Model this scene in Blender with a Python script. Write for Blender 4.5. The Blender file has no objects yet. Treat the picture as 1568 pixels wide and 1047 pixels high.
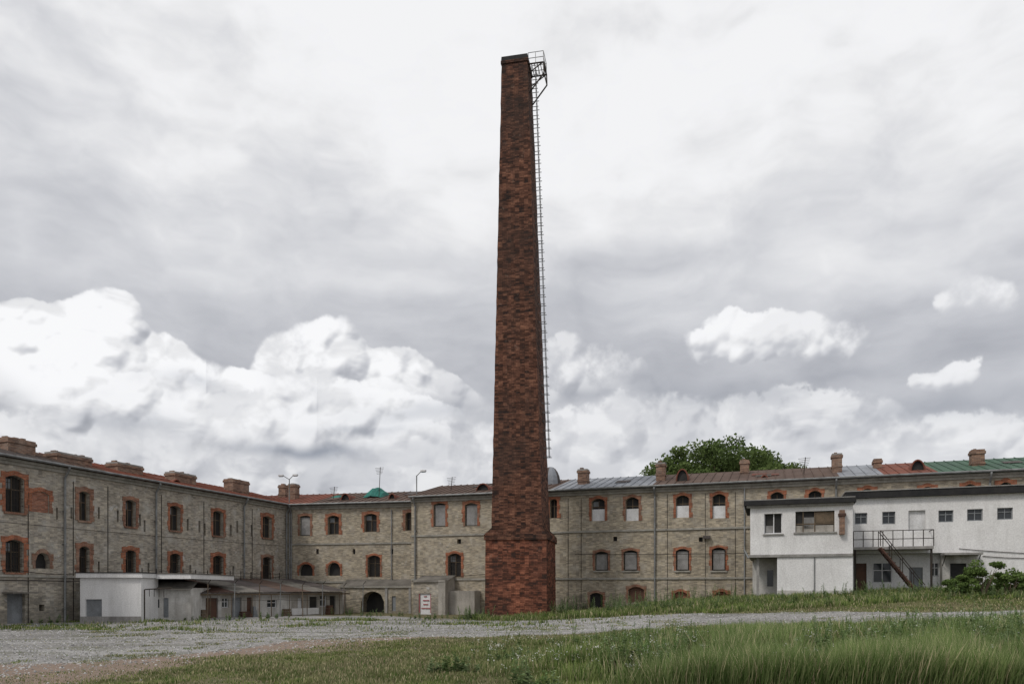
import bpy, math, random
import numpy as np
from mathutils import Vector
random.seed(4); rng=np.random.default_rng(7)
SC=bpy.context.scene
F=1148.0; CX=784.0; HY=902.0; EYE=2.0

# ---------------------------------------------------------------- node helpers
def nd(nt,typ,inp=None,**props):
    n=nt.nodes.new(typ)
    for k,v in props.items(): setattr(n,k,v)
    for k,v in (inp or {}).items():
        if isinstance(v,bpy.types.NodeSocket): nt.links.new(v,n.inputs[k])
        else: n.inputs[k].default_value=v
    return n
def mth(nt,op,a,b=None,c=None,clamp=False):
    i={0:a}
    if b is not None:i[1]=b
    if c is not None:i[2]=c
    n=nd(nt,'ShaderNodeMath',i,operation=op); n.use_clamp=clamp
    return n.outputs[0]
def c4(c): return (c[0],c[1],c[2],1.0)
def mix(nt,f,a,b,blend='MIX'):
    n=nt.nodes.new('ShaderNodeMix'); n.data_type='RGBA'; n.blend_type=blend
    for k,v in ((0,f),(6,a),(7,b)):
        if isinstance(v,bpy.types.NodeSocket): nt.links.new(v,n.inputs[k])
        else: n.inputs[k].default_value=(c4(v) if k else v)
    return n.outputs[2]
def ramp(nt,fac,stops):
    n=nt.nodes.new('ShaderNodeValToRGB'); nt.links.new(fac,n.inputs[0])
    e=n.color_ramp.elements
    while len(e)<len(stops): e.new(0.5)
    for i,(p,c) in enumerate(stops):
        e[i].position=p; e[i].color=c4(c if hasattr(c,'__len__') else (c,c,c))
    return n.outputs[0]
def newmat(name):
    m=bpy.data.materials.new(name); m.use_nodes=True
    nt=m.node_tree; b=nt.nodes['Principled BSDF']; return m,nt,b
def noise(nt,co,scale,detail=5,rough=.6,stretch=None):
    if stretch:
        co=nd(nt,'ShaderNodeVectorMath',{0:co,1:stretch},operation='MULTIPLY').outputs[0]
    return nd(nt,'ShaderNodeTexNoise',{'Vector':co,'Scale':scale,'Detail':detail,'Roughness':rough}).outputs[0]

def weathered(name,c1,c2,scale=1.2,rough=.85,bump=.3,dirt=(.08,.075,.065),dirtamt=.5,metal=0.,streak=True):
    m,nt,b=newmat(name)
    co=nd(nt,'ShaderNodeTexCoord').outputs['Object']
    f=ramp(nt,noise(nt,co,scale),[(.35,0),(.65,1)])
    col=mix(nt,f,c1,c2)
    if streak:
        s=noise(nt,co,1.6,6,.7,(1,1,.18)); s=ramp(nt,s,[(.5,0),(.72,1)])
        s=mth(nt,'MULTIPLY',s,dirtamt); col=mix(nt,s,col,dirt)
    fine=noise(nt,co,14,4,.7)
    col=mix(nt,.35,col,ramp(nt,fine,[(.3,(.45,.45,.45)),(.7,(1.3,1.3,1.3))]),'MULTIPLY')
    nt.links.new(col,b.inputs['Base Color']); b.inputs['Roughness'].default_value=rough; b.inputs['Metallic'].default_value=metal
    b.inputs['Specular IOR Level'].default_value=.25
    bp=nd(nt,'ShaderNodeBump',{'Height':fine,'Strength':bump,'Distance':.03})
    nt.links.new(bp.outputs[0],b.inputs['Normal']); return m

def brickmat(name,a,b2,mortar,bw=.26,bh=.083,patch=(.4,.38,.34),pamt=.35,dark=(.07,.06,.05),damt=.5,pscale=.35,ms=.011,var=.5,white=0.):
    m,nt,b=newmat(name)
    uv=nd(nt,'ShaderNodeUVMap').outputs[0]; ob=nd(nt,'ShaderNodeTexCoord').outputs['Object']
    br=nd(nt,'ShaderNodeTexBrick',{'Vector':uv,'Color1':c4(a),'Color2':c4(b2),'Mortar':c4(mortar),'Scale':1.0,'Mortar Size':ms,'Mortar Smooth':.3,'Bias':-.1,'Brick Width':bw,'Row Height':bh})
    col=br.outputs[0]
    wn=nd(nt,'ShaderNodeTexWhiteNoise',{'Vector':nd(nt,'ShaderNodeVectorMath',{0:nd(nt,'ShaderNodeVectorMath',{0:uv,1:(bw*1.0,bh*1.0,1)},operation='DIVIDE').outputs[0]},operation='FLOOR').outputs[0]}).outputs[0]
    col=mix(nt,var,col,ramp(nt,wn,[(0,(.45,.45,.47)),(.5,(.95,.93,.9)),(1,(1.5,1.45,1.35))]),'MULTIPLY')
    bn=noise(nt,ob,1.7,6,.7,(1,1,1.8))
    col=mix(nt,.6,col,ramp(nt,bn,[(.3,(.5,.5,.52)),(.7,(1.4,1.38,1.33))]),'MULTIPLY')
    pn=ramp(nt,noise(nt,ob,pscale*2,8,.68),[(.5,0),(.68,1)])
    col=mix(nt,mth(nt,'MULTIPLY',pn,pamt),col,patch)
    dn=ramp(nt,noise(nt,ob,.9,7,.7,(1,1,.25)),[(.52,0),(.75,1)])
    col=mix(nt,mth(nt,'MULTIPLY',dn,damt),col,dark)
    if white>0:
        wn2=ramp(nt,noise(nt,ob,1.3,9,.75,(1,1,.8)),[(.60,0),(.66,white)]); col=mix(nt,wn2,col,(.56,.55,.53))
        # damp, darker band rising from the ground
        z=nd(nt,'ShaderNodeSeparateXYZ',{0:ob}).outputs[2]
        zz=mth(nt,'ADD',mth(nt,'MULTIPLY',z,.25),mth(nt,'MULTIPLY',bn,.9))
        col=mix(nt,ramp(nt,zz,[(.55,.45),(.95,0)]),col,(.10,.095,.075))
    nt.links.new(col,b.inputs['Base Color']); b.inputs['Roughness'].default_value=.92; b.inputs['Specular IOR Level'].default_value=.2
    h=mth(nt,'ADD',mth(nt,'MULTIPLY',br.outputs[1],-.6),bn)
    bp=nd(nt,'ShaderNodeBump',{'Height':h,'Strength':.6,'Distance':.03})
    nt.links.new(bp.outputs[0],b.inputs['Normal']); return m

BUFF=brickmat('buff_brick',(.40,.362,.30),(.28,.25,.21),(.42,.395,.355),patch=(.54,.52,.48),pamt=.55,damt=.4,pscale=.5,white=.8)
BUFF2=brickmat('buff_brick_warm',(.41,.36,.28),(.295,.255,.195),(.39,.36,.305),patch=(.50,.47,.42),pamt=.4,damt=.35,pscale=.5,white=.4)
RED=brickmat('red_surround_brick',(.37,.125,.065),(.26,.085,.045),(.28,.2,.15),patch=(.38,.22,.15),pamt=.35,damt=.4)
RED2=brickmat('faded_surround_brick',(.28,.125,.08),(.2,.095,.065),(.28,.22,.17),patch=(.36,.28,.22),pamt=.6,damt=.5)
REDB=brickmat('red_infill_brick',(.34,.14,.085),(.24,.09,.06),(.3,.23,.19),patch=(.36,.22,.16),pamt=.3,damt=.2)
def chimmat(name,hue,dk,sootamt=.6):
    """smokestack brick: courses, scattered burnt headers, soot and ruddy patches"""
    m,nt,b=newmat(name)
    uv=nd(nt,'ShaderNodeUVMap').outputs[0]; ob=nd(nt,'ShaderNodeTexCoord').outputs['Object']
    br=nd(nt,'ShaderNodeTexBrick',{'Vector':uv,'Color1':(1,1,1,1),'Color2':(.68,.66,.66,1),'Mortar':(.5,.5,.5,1),'Scale':1.0,'Mortar Size':.014,'Mortar Smooth':.3,'Bias':0.,'Brick Width':.30,'Row Height':.10})
    sc=nd(nt,'ShaderNodeVectorMath',{0:uv,1:(.30,.10,1)},operation='DIVIDE').outputs[0]
    def cell(k,off):
        q=nd(nt,'ShaderNodeVectorMath',{0:nd(nt,'ShaderNodeVectorMath',{0:sc,1:k},operation='MULTIPLY').outputs[0],1:off},operation='ADD').outputs[0]
        return nd(nt,'ShaderNodeTexWhiteNoise',{'Vector':nd(nt,'ShaderNodeVectorMath',{0:q},operation='FLOOR').outputs[0]}).outputs[0]
    c1=cell((1,1,1),(0,0,0)); c2=cell((.8,.5,1),(3.3,1.7,0)); c3=cell((.5,.34,1),(9.3,4.7,0))
    t=mth(nt,'ADD',mth(nt,'MULTIPLY',c1,.46),mth(nt,'ADD',mth(nt,'MULTIPLY',c2,.34),mth(nt,'MULTIPLY',c3,.14)))
    n=noise(nt,ob,1.3,8,.75,(1,1,1.5)); t=mth(nt,'ADD',t,mth(nt,'MULTIPLY',mth(nt,'SUBTRACT',n,.5),1.1))
    col=ramp(nt,t,[(.08,dk),(.32,tuple(.50*h for h in hue)),(.56,hue),(.88,(hue[0]*1.7,hue[1]*1.75,hue[2]*1.65))])
    col=mix(nt,.9,col,br.outputs[0],'MULTIPLY')
    soot=ramp(nt,noise(nt,ob,.42,7,.72,(1,1,.4)),[(.44,0),(.64,sootamt)]); col=mix(nt,soot,col,(.036,.028,.025))
    lime=ramp(nt,noise(nt,ob,2.0,7,.75),[(.60,0),(.72,.35)]); col=mix(nt,lime,col,(.32,.24,.19))
    nt.links.new(col,b.inputs['Base Color']); b.inputs['Roughness'].default_value=.93; b.inputs['Specular IOR Level'].default_value=.2
    h=mth(nt,'ADD',mth(nt,'MULTIPLY',br.outputs[1],-.6),t)
    bp=nd(nt,'ShaderNodeBump',{'Height':h,'Strength':.9,'Distance':.04}); nt.links.new(bp.outputs[0],b.inputs['Normal']); return m
CHIM=chimmat('chimney_brick',(.185,.086,.057),(.032,.022,.020),.7)
CHIMB=chimmat('chimney_base_brick',(.27,.105,.066),(.055,.032,.026),.5)
RCH=brickmat('roof_chimney_brick',(.28,.165,.115),(.17,.10,.075),(.26,.22,.19),patch=(.36,.31,.26),pamt=.4,damt=.5,dark=(.05,.04,.035))
STONE=weathered('string_stone',(.38,.36,.32),(.26,.25,.22),2)
CONC=weathered('concrete',(.36,.35,.33),(.24,.23,.22),1.5)
WHITE=weathered('white_render',(.77,.765,.76),(.67,.66,.655),.5,dirtamt=.3,dirt=(.33,.32,.30))
WHITE2=weathered('dirty_whitewash',(.62,.61,.585),(.42,.40,.37),.9,dirtamt=.6,dirt=(.17,.155,.14))
PLAST=weathered('old_plaster',(.44,.41,.37),(.30,.28,.25),.8,dirtamt=.5)
RUST=weathered('rusty_roof',(.23,.08,.052),(.14,.058,.042),.6,.9,dirt=(.06,.05,.045),dirtamt=.4)
BROWN=weathered('brown_roof',(.085,.055,.043),(.13,.088,.07),.6,.92)
DGREY=weathered('dark_grey_roof',(.075,.066,.062),(.12,.10,.095),.6,.9)
LGREY=weathered('zinc_sheet',(.30,.32,.35),(.20,.21,.23),.6,.6,metal=.2,dirtamt=.4)
GREEN=weathered('green_roof',(.075,.14,.095),(.06,.10,.075),.6,.85,dirtamt=.2)
TEAL=weathered('teal_tarp',(.03,.19,.15),(.02,.12,.10),.9,.7,dirtamt=.1)
CORR=weathered('asbestos_sheet',(.20,.185,.165),(.10,.092,.08),.8,.95)
BLACK=weathered('bitumen',(.022,.022,.024),(.035,.034,.034),2,.9,dirtamt=.1)
PIPE=weathered('grey_pipe',(.26,.27,.27),(.16,.16,.16),2,.5,metal=.2)
IRON=weathered('dark_iron',(.035,.032,.03),(.06,.045,.035),3,.6,metal=.4,dirtamt=.1)
RIRON=weathered('rusty_iron',(.10,.05,.035),(.06,.035,.028),3,.7,dirtamt=.2)
DARK=weathered('dark_interior',(.018,.018,.02),(.035,.033,.03),1.5,.6,dirtamt=.1)
BOARD=weathered('grey_board',(.30,.295,.29),(.2,.195,.19),2,.8)
WBOARD=weathered('white_board',(.72,.72,.73),(.58,.58,.58),2,.7,dirtamt=.2)
WOOD=weathered('weathered_wood',(.17,.125,.085),(.11,.085,.06),3,.85)
GDOOR=weathered('grey_door_and_pane_sheen',(.24,.255,.27),(.18,.19,.2),2,.6)
BDOOR=weathered('brown_door',(.14,.07,.045),(.10,.055,.04),2,.6)
REDP=weathered('red_paint',(.30,.06,.07),(.38,.17,.16),2,.6)
GREYLT=weathered('light_metal',(.34,.35,.36),(.22,.22,.22),2,.4,metal=.3,dirtamt=.2)
m,nt,b=newmat('window_glass'); b.inputs['Base Color'].default_value=(.03,.035,.04,1); b.inputs['Roughness'].default_value=.12
GLASS=m

# ---------------------------------------------------------------- mesh helpers
class Frame:
    def __init__(s,O,P=None,t=None):
        s.O=np.array(O,float); t=np.array(P,float)-s.O if P is not None else np.array(t,float)
        s.L=float(np.hypot(*t)); s.t=t/s.L; s.n=np.array([s.t[1],-s.t[0]])
    def pt(s,a,d,z):
        p=s.O+s.t*a+s.n*d; return (float(p[0]),float(p[1]),float(z))
    def sv(s,px,py,d=0.):      # where a measured sight line meets this vertical plane
        u=(px-CX)/F; v=(HY-py)/F; O=s.O+s.n*d
        D=float(O@s.n)/float(np.array([u,1.])@s.n)
        p=np.array([u*D,D]); return float((p-O)@s.t),EYE+v*D
    def rect(s,x0,y0,x1,y1,d=0.):
        xm=(x0+x1)/2; ym=(y0+y1)/2
        return s.sv(x0,ym,d)[0],s.sv(x1,ym,d)[0],s.sv(xm,y1,d)[1],s.sv(xm,y0,d)[1]
class MB:
    def __init__(s): s.v=[];s.f=[];s.m=[];s.uv=[];s.mats=[]
    def mi(s,m):
        if m not in s.mats: s.mats.append(m)
        return s.mats.index(m)
    def poly(s,pts,mat,uv=None):
        k=len(s.v); s.v+= [tuple(p) for p in pts]; s.f.append(tuple(range(k,k+len(pts)))); s.m.append(s.mi(mat))
        s.uv+= uv if uv else [(p[0]+p[1],p[2]) for p in pts]
    def fbox(s,fr,s0,s1,d0,d1,z0,z1,mat):
        P=lambda a,d,z: fr.pt(a,d,z)
        q=[([(s0,d1,z0),(s1,d1,z0),(s1,d1,z1),(s0,d1,z1)],0),([(s1,d0,z0),(s0,d0,z0),(s0,d0,z1),(s1,d0,z1)],0),
           ([(s1,d1,z0),(s1,d0,z0),(s1,d0,z1),(s1,d1,z1)],1),([(s0,d0,z0),(s0,d1,z0),(s0,d1,z1),(s0,d0,z1)],1),
           ([(s0,d1,z1),(s1,d1,z1),(s1,d0,z1),(s0,d0,z1)],2),([(s0,d0,z0),(s1,d0,z0),(s1,d1,z0),(s0,d1,z0)],2)]
        for c,k in q:
            uv=[(a,z) if k==0 else ((d,z) if k==1 else (a,d)) for a,d,z in c]
            s.poly([P(*x) for x in c],mat,uv)
    def tube(s,a,b,r,mat,n=6,r2=None):
        a=Vector(a);b=Vector(b);r2=r if r2 is None else r2
        ax=(b-a).normalized(); up=Vector((0,0,1)) if abs(ax.z)<.9 else Vector((1,0,0))
        x=ax.cross(up).normalized(); y=ax.cross(x)
        A=[a+(x*math.cos(2*math.pi*i/n)+y*math.sin(2*math.pi*i/n))*r for i in range(n)]
        B=[b+(x*math.cos(2*math.pi*i/n)+y*math.sin(2*math.pi*i/n))*r2 for i in range(n)]
        for i in range(n):
            j=(i+1)%n; s.poly([A[i],B[i],B[j],A[j]],mat)
        s.poly(A,mat); s.poly(B[::-1],mat)
    def cable(s,a,b,r,sag,mat,n=10):
        a=Vector(a);b=Vector(b); P=[a.lerp(b,i/n)-Vector((0,0,sag*4*(i/n)*(1-i/n))) for i in range(n+1)]
        for p,q in zip(P[:-1],P[1:]): s.tube(p,q,r,mat,4)
    def build(s,name,parent=None,smooth=False):
        me=bpy.data.meshes.new(name); me.from_pydata(s.v,[],s.f)
        for m in s.mats: me.materials.append(m)
        me.polygons.foreach_set('material_index',s.m)
        ul=me.uv_layers.new(name='UVMap'); ul.data.foreach_set('uv',np.array(s.uv,dtype=np.float32).ravel())
        me.update(); o=bpy.data.objects.new(name,me); SC.collection.objects.link(o)
        if parent: o.parent=parent
        return o
def empty(name,loc=(0,0,0)):
    e=bpy.data.objects.new(name,None); SC.collection.objects.link(e); e.empty_display_size=.5; return e

def arc(o):
    s0,s1,z1,r=o['s0'],o['s1'],o['z1'],o.get('r',0)
    if r<=0: return [(s0,z1),(s1,z1)]
    c=(s0+s1)/2;h=(s1-s0)/2;N=8;out=[]
    for i in range(N+1):
        x=-1+2*i/N
        zz=math.sqrt(max(0,1-x*x)) if r>.4*h*1.6 else 1-x*x
        out.append((c+x*h,z1-r+r*zz))
    return out
def wall(W,fr,s0,s1,z0,z1,ops,mat):
    ops=[o for o in ops if o['s1']>s0 and o['s0']<s1]
    xs=sorted(set([s0,s1]+[v for o in ops for v in(o['s0'],o['s1']) if s0<v<s1]))
    zs=sorted(set([z0,z1]+[v for o in ops for v in(o['z0'],o['z1']) if z0<v<z1]))
    for i in range(len(xs)-1):
        for j in range(len(zs)-1):
            cx=(xs[i]+xs[i+1])/2; cz=(zs[j]+zs[j+1])/2
            if any(o['s0']<cx<o['s1'] and o['z0']<cz<o['z1'] for o in ops): continue
            c=[(xs[i],zs[j]),(xs[i+1],zs[j]),(xs[i+1],zs[j+1]),(xs[i],zs[j+1])]
            W.poly([fr.pt(a,0,z) for a,z in c],mat,c)
    for o in ops:
        A=arc(o); dep=o.get('dep',.35)
        if len(A)>2:
            for (a,z),(a2,zz) in zip(A[:-1],A[1:]):
                c=[(a,z),(a2,zz),(a2,o['z1']),(a,o['z1'])]
                W.poly([fr.pt(x,0,y) for x,y in c],mat,c)
        loop=[(o['s0'],o['z0']),(o['s1'],o['z0'])]+A[::-1]
        for k in range(len(loop)):
            p,q=loop[k],loop[(k+1)%len(loop)]
            if p==q: continue
            W.poly([fr.pt(p[0],0,p[1]),fr.pt(p[0],-dep,p[1]),fr.pt(q[0],-dep,q[1]),fr.pt(q[0],0,q[1])],o.get('rev',mat),[(0,p[1]),(dep,p[1]),(dep,q[1]),(0,q[1])])
def fit(W,fr,o):
    """pane, frame, grille, sill and brick surround for one opening"""
    A=arc(o); dep=o.get('dep',.35); s0,s1,z0,z1,r=o['s0'],o['s1'],o['z0'],o['z1'],o.get('r',0)
    loop=[(s0,z0),(s1,z0)]+A[::-1]
    W.poly([fr.pt(a,-dep,z) for a,z in loop],o.get('fill',DARK),loop)
    k=o.get('kind','')
    cx=(s0+s1)/2; w=s1-s0; h=z1-z0
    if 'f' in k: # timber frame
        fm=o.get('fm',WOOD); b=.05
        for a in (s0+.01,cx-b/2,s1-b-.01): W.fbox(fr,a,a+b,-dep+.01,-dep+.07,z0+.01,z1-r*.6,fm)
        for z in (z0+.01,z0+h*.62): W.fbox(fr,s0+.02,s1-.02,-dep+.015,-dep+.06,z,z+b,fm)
        if random.random()<.45 and fm is WOOD: # remaining panes: flat grey panels, faint reflection put into the colour
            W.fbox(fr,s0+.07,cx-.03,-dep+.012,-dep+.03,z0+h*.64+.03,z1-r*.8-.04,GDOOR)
    if 'g' in k:
        n=max(3,int(w/.17))
        for i in range(1,n): W.fbox(fr,s0+w*i/n-.012,s0+w*i/n+.012,-.08,-.055,z0,z1-r*.3,IRON)
        n=max(3,int(h/.4))
        for i in range(1,n): W.fbox(fr,s0,s1,-.1,-.08,z0+h*i/n-.015,z0+h*i/n+.015,IRON)
    if 'h' in k: # half boarded white
        W.fbox(fr,s0+.02,s1-.02,-.2,-.15,z0,z0+h*random.uniform(.47,.56),WBOARD)
    if 'b' in k: # board inside with rim
        W.fbox(fr,s0+.08,s1-.08,-.22,-.16,z0+.08,z1-r*.8-.05,BOARD)
    if 'r' in k:
        RM=RED if random.random()<.68 else RED2
        sw=o.get('sw',.28)*random.uniform(.85,1.12); n=max(2,int((z1-r-z0)/.32)); hh=(z1-r-z0)/n
        for i in range(n):
            e=sw*(1 if i%2 else .7)*random.uniform(.8,1.2); e2=sw*(.7 if i%2 else 1)*random.uniform(.8,1.2)
            W.fbox(fr,s0-e,s0-.003,-.02,.035,z0+hh*i,z0+hh*(i+1)-.002,RM if random.random()<.9 else RED2)
            W.fbox(fr,s1+.003,s1+e2,-.02,.035,z0+hh*i,z0+hh*(i+1)-.002,RM if random.random()<.9 else RED2)
        # flat segmental lintel: arch band carried out over the jambs
        e=sw*.95; T=[(s0-sw*.9,z1-r+.03)]+[(a,z+.004) for a,z in A]+[(s1+sw*.9,z1-r+.03)]
        for (a,z),(a2,zz) in zip(T[:-1],T[1:]):
            up=lambda x,y:(x,max(y,z1-r*.6)+e)
            b1=(a,z);b2=(a2,zz);t2=up(a2,zz);t1=up(a,z)
            if b1[0]>=b2[0]-1e-4: continue
            W.poly([fr.pt(x,.04,y) for x,y in (b1,b2,t2,t1)],RM,[b1,b2,t2,t1])
            W.poly([fr.pt(t1[0],.04,t1[1]),fr.pt(t2[0],.04,t2[1]),fr.pt(t2[0],-.02,t2[1]),fr.pt(t1[0],-.02,t1[1])],RM)
            W.poly([fr.pt(b1[0],-.02,b1[1]),fr.pt(b2[0],-.02,b2[1]),fr.pt(b2[0],.04,b2[1]),fr.pt(b1[0],.04,b1[1])],RM)
        for a in (T[0],T[-1]): W.poly([fr.pt(a[0],.04,a[1]),fr.pt(a[0],-.02,a[1]),fr.pt(a[0],-.02,max(a[1],z1-r*.6)+e),fr.pt(a[0],.04,max(a[1],z1-r*.6)+e)],RM)
    if 's' in k:
        W.fbox(fr,s0-.1,s1+.1,-.15,.1,z0-.12,z0-.004,o.get('sm',RED2))
def O(fr,x0,y0,x1,y1,kind='',r=.0,d=0.,**kw):
    a,b,c,e=fr.rect(x0,y0,x1,y1,d); o=dict(s0=a,s1=b,z0=c,z1=e,kind=kind,r=(r*.6 if r<.4 else r)); o.update(kw); return o

def roof(R,fr,s0,s1,zt,mat,depth=12.5,rise=1.7,ev=.45,seam=True):
    rd=-depth/2
    q=[(s0,ev,zt),(s1,ev,zt),(s1,rd,zt+rise),(s0,rd,zt+rise)]
    R.poly([fr.pt(*x) for x in q],mat,[(a,d) for a,d,z in q])
    q=[(s1,-depth-ev,zt),(s0,-depth-ev,zt),(s0,rd,zt+rise),(s1,rd,zt+rise)]
    R.poly([fr.pt(*x) for x in q],mat,[(a,d) for a,d,z in q])
    R.fbox(fr,s0,s1,ev-.04,ev,zt-.16,zt-.003,mat)
    if seam:
        n=int((s1-s0)/.62)
        for i in range(n):
            a=s0+(i+.5)*(s1-s0)/n
            p=[(a-.02,ev,zt+.002),(a+.02,ev,zt+.002),(a+.02,rd,zt+rise+.002),(a-.02,rd,zt+rise+.002)]
            t=[(x,d,z+.05) for x,d,z in p]
            R.poly([fr.pt(*x) for x in t],mat); R.poly([fr.pt(*x) for x in (p[0],t[0],t[3],p[3])],mat)
            R.poly([fr.pt(*x) for x in (p[1],p[2],t[2],t[1])],mat); R.poly([fr.pt(*x) for x in (p[0],p[1],t[1],t[0])],mat)
        # odd replacement sheets lying on the slope
        for i in range(int((s1-s0)/4)):
            a=random.uniform(s0+.3,s1-1.4); k0=random.uniform(.1,.6); k1=k0+random.uniform(.15,.35)
            f_=lambda k:(ev+(rd-ev)*k,zt+rise*k+.06)
            (d0,z0),(d1,z1)=f_(k0),f_(k1)
            R.poly([fr.pt(a,d0,z0),fr.pt(a+1.1,d0,z0),fr.pt(a+1.1,d1,z1),fr.pt(a,d1,z1)],random.choice([DGREY,RUST,BROWN,CORR]))
def downpipe(G,fr,s,zt,zb,mat=None,r=.07):
    mat=mat or PIPE
    pts=[fr.pt(s,.5,zt-.1),fr.pt(s,.5,zt-.3),fr.pt(s,.14,zt-.8),fr.pt(s,.14,zb)]
    for a,b in zip(pts[:-1],pts[1:]): G.tube(a,b,r,mat)
    z=zb+1
    while z<zt-1: G.fbox(fr,s-.1,s+.1,0,.2,z,z+.05,mat); z+=2
def roofchim(C,fr,x0,x1,yt,d=-2.5,w=.9,zb=None,mat=None):
    s0,zt=fr.sv(x0,yt,d+w/2); s1,_=fr.sv(x1,yt,d+w/2)
    mat=mat or RCH
    C.fbox(fr,s0+.06,s1-.06,d-w/2+.06,d+w/2-.06,9.6,zt-.28,mat)
    C.fbox(fr,s0,s1,d-w/2,d+w/2,zt-.3,zt-.12,mat)
    C.fbox(fr,s0+.05,s1-.05,d-w/2+.05,d+w/2-.05,zt-.121,zt,RCH if random.random()<.5 else CONC)
    C.fbox(fr,s0+.02,s1-.02,d-w/2+.02,d+w/2-.02,zt-1.0,zt-.88,mat)
    for k in range(max(1,int((s1-s0)/.5))):
        a=s0+.2+k*.5; r0=random.random()
        if a<s1-.25 and r0<.6: C.fbox(fr,a,a+random.uniform(.12,.3),d-.2,d+.2,zt,zt+random.uniform(.06,.16),RCH)
def dormer(C,fr,x0,x1,yt,yb,d=-1.2):
    s0,zt=fr.sv(x0,yt,d); s1,_=fr.sv(x1,yt,d); zb=fr.sv((x0+x1)/2,yb,d)[1]-.1
    c=(s0+s1)/2;h=(s1-s0)/2;N=10;H=zt-zb
    A=[(c+h*math.cos(math.pi*i/N),zb+H*math.sin(math.pi*i/N)) for i in range(N+1)]
    C.poly([fr.pt(a,d-.05,z) for a,z in A],DARK)
    for (a,z),(a2,z2) in zip(A[:-1],A[1:]):
        C.poly([fr.pt(a,d+.1,z),fr.pt(a,d-3,z),fr.pt(a2,d-3,z2),fr.pt(a2,d+.1,z2)],RUST)
        C.tube(fr.pt(a,d+.1,z),fr.pt(a2,d+.1,z2),.06,RUST,5)

ZT=9.7
fL=Frame((-29.16,42.7),(-20.38,68.0)); fB=Frame((-20.38,68.0),(-8.79,65.5)); fM=Frame((-8.35,62.25),(32.8,48.04))

# ================================================================ BARRACKS WINGS
def finish(name,fr,ops,s0,s1,mat,roofs,strings,pipes,chims,dorms=(),depth=12.5,extra=None,zb=-.6):
    E=empty(name)
    W=MB(); wall(W,fr,s0,s1,zb,ZT-.16,ops,mat)
    for q in ([(s1,-depth),(s0,-depth)],[(s0,-depth),(s0,0)],[(s1,0),(s1,-depth)]):
        (a,d),(a2,d2)=q; L=abs(a2-a)+abs(d2-d)
        W.poly([fr.pt(a,d,zb),fr.pt(a2,d2,zb),fr.pt(a2,d2,ZT-.16),fr.pt(a,d,ZT-.16)],mat,[(0,zb),(L,zb),(L,ZT),(0,ZT)])
    for a in (s0,s1):
        W.poly([fr.pt(a,0,ZT-.2),fr.pt(a,-depth,ZT-.2),fr.pt(a,-depth/2,ZT+1.65)],mat)
    W.build('walls',E)
    T=MB()
    T.fbox(fr,s0,s1,-.02,.12,ZT-.5,ZT-.32,STONE); T.fbox(fr,s0,s1,-.02,.24,ZT-.318,ZT-.17,STONE)
    for z,m2 in strings: T.fbox(fr,s0,s1,-.02,.09,z,z+.14,m2)
    T.build('string_courses',E)
    G=MB(); G.tube(fr.pt(s0,.52,ZT-.08),fr.pt(s1,.52,ZT-.08),.08,PIPE)
    for p in pipes: downpipe(G,fr,p,ZT,-.2)
    G.build('gutter_and_downpipes',E)
    V=MB()
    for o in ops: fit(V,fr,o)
    V.build('windows_and_doors',E)
    R=MB()
    for a,b2,m2 in roofs: roof(R,fr,a,b2,ZT,m2,depth)
    R.build('roof',E)
    C=MB()
    for c in chims: roofchim(C,fr,*c)
    for c in dorms: dormer(C,fr,*c)
    if C.v: C.build('roof_chimneys',E)
    if extra: 
        X=MB(); extra(X); X.build('fixtures',E)
    return E
sx=lambda fr,x: fr.sv(x,850)[0]
ops=[O(fL,8,728,37,784,'rfgs',.3,fm=WOOD,sw=.3),O(fL,48,752,75,784,'r',.3,fill=REDB,dep=.08,sw=.25),
 O(fL,8,826,36,876,'rfgs',.3,sw=.3),O(fL,54,846,76,870,'r',.5,sw=.3),
 O(fL,11,908,38,954,'s',.0,fill=GDOOR,dep=.2,sm=CONC),O(fL,60,925,68,935)]
for x0,x1,yt,yb in ((121,137,752,797),(192,208,765,806),(260,276,774,812),(326,342,782,820),(402,416,790,823)):
    ops.append(O(fL,x0,yt,x1,yb,'rfs',.25,sw=.3))
for x0,x1,yt,yb in ((121,137,836,880),(192,208,842,881),(260,276,847,882),(326,342,850,884),(402,416,852,886)):
    ops.append(O(fL,x0,yt,x1,yb,'rfgs',.3,sw=.3))
for x,y in ((150,785),(179,790),(213,796),(220,805),(286,803),(304,806),(312,810),(352,812),(362,806),(384,812),(150,868),(226,870),(290,873),(356,875),(108,785),(86,786)):
    ops.append(O(fL,x,y-9,x+3,y+9,dep=.2))
def exL(X):
    for x in (43,112,165,247,312,386):
        s=sx(fL,x); X.fbox(fL,s-.02,s+.02,0,.03,0,8.8,IRON)
    X.cable(fL.pt(-12,.12,2.62),fL.pt(26,.12,2.62),.03,.1,IRON); X.cable(fL.pt(-12,.1,6.0),fL.pt(26,.1,5.9),.014,.15,IRON)
    for k in range(9): X.cable(fL.pt(-12+k*4.2,.12,3.0+.2*(k%2)),fL.pt(-12+(k+1)*4.2,.12,3.0+.2*((k+1)%2)),.02,.15,IRON,5)
    s0,s1,z0,z1=fL.rect(8,898,42,908); X.fbox(fL,s0-.2,s1,-.02,.9,z0,z0+.08,CORR)
EL=finish('fortress_barracks',fL,ops,-14,28,BUFF,[(-14,sx(fL,97),DGREY),(sx(fL,97),sx(fL,160),BROWN),(sx(fL,160),30,RUST)],
  [(2.72,STONE)],[sx(fL,97),sx(fL,237),sx(fL,372),26.5],
  [(12,57,668,-2.5,1.2),(87,143,690,-2.5,1.2),(180,221,706,-2.5,1.2),(268,302,721,-2.5,1.1),(357,383,732,-2.5,1.1)],[(262,276,733,745)],extra=exL)

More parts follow.
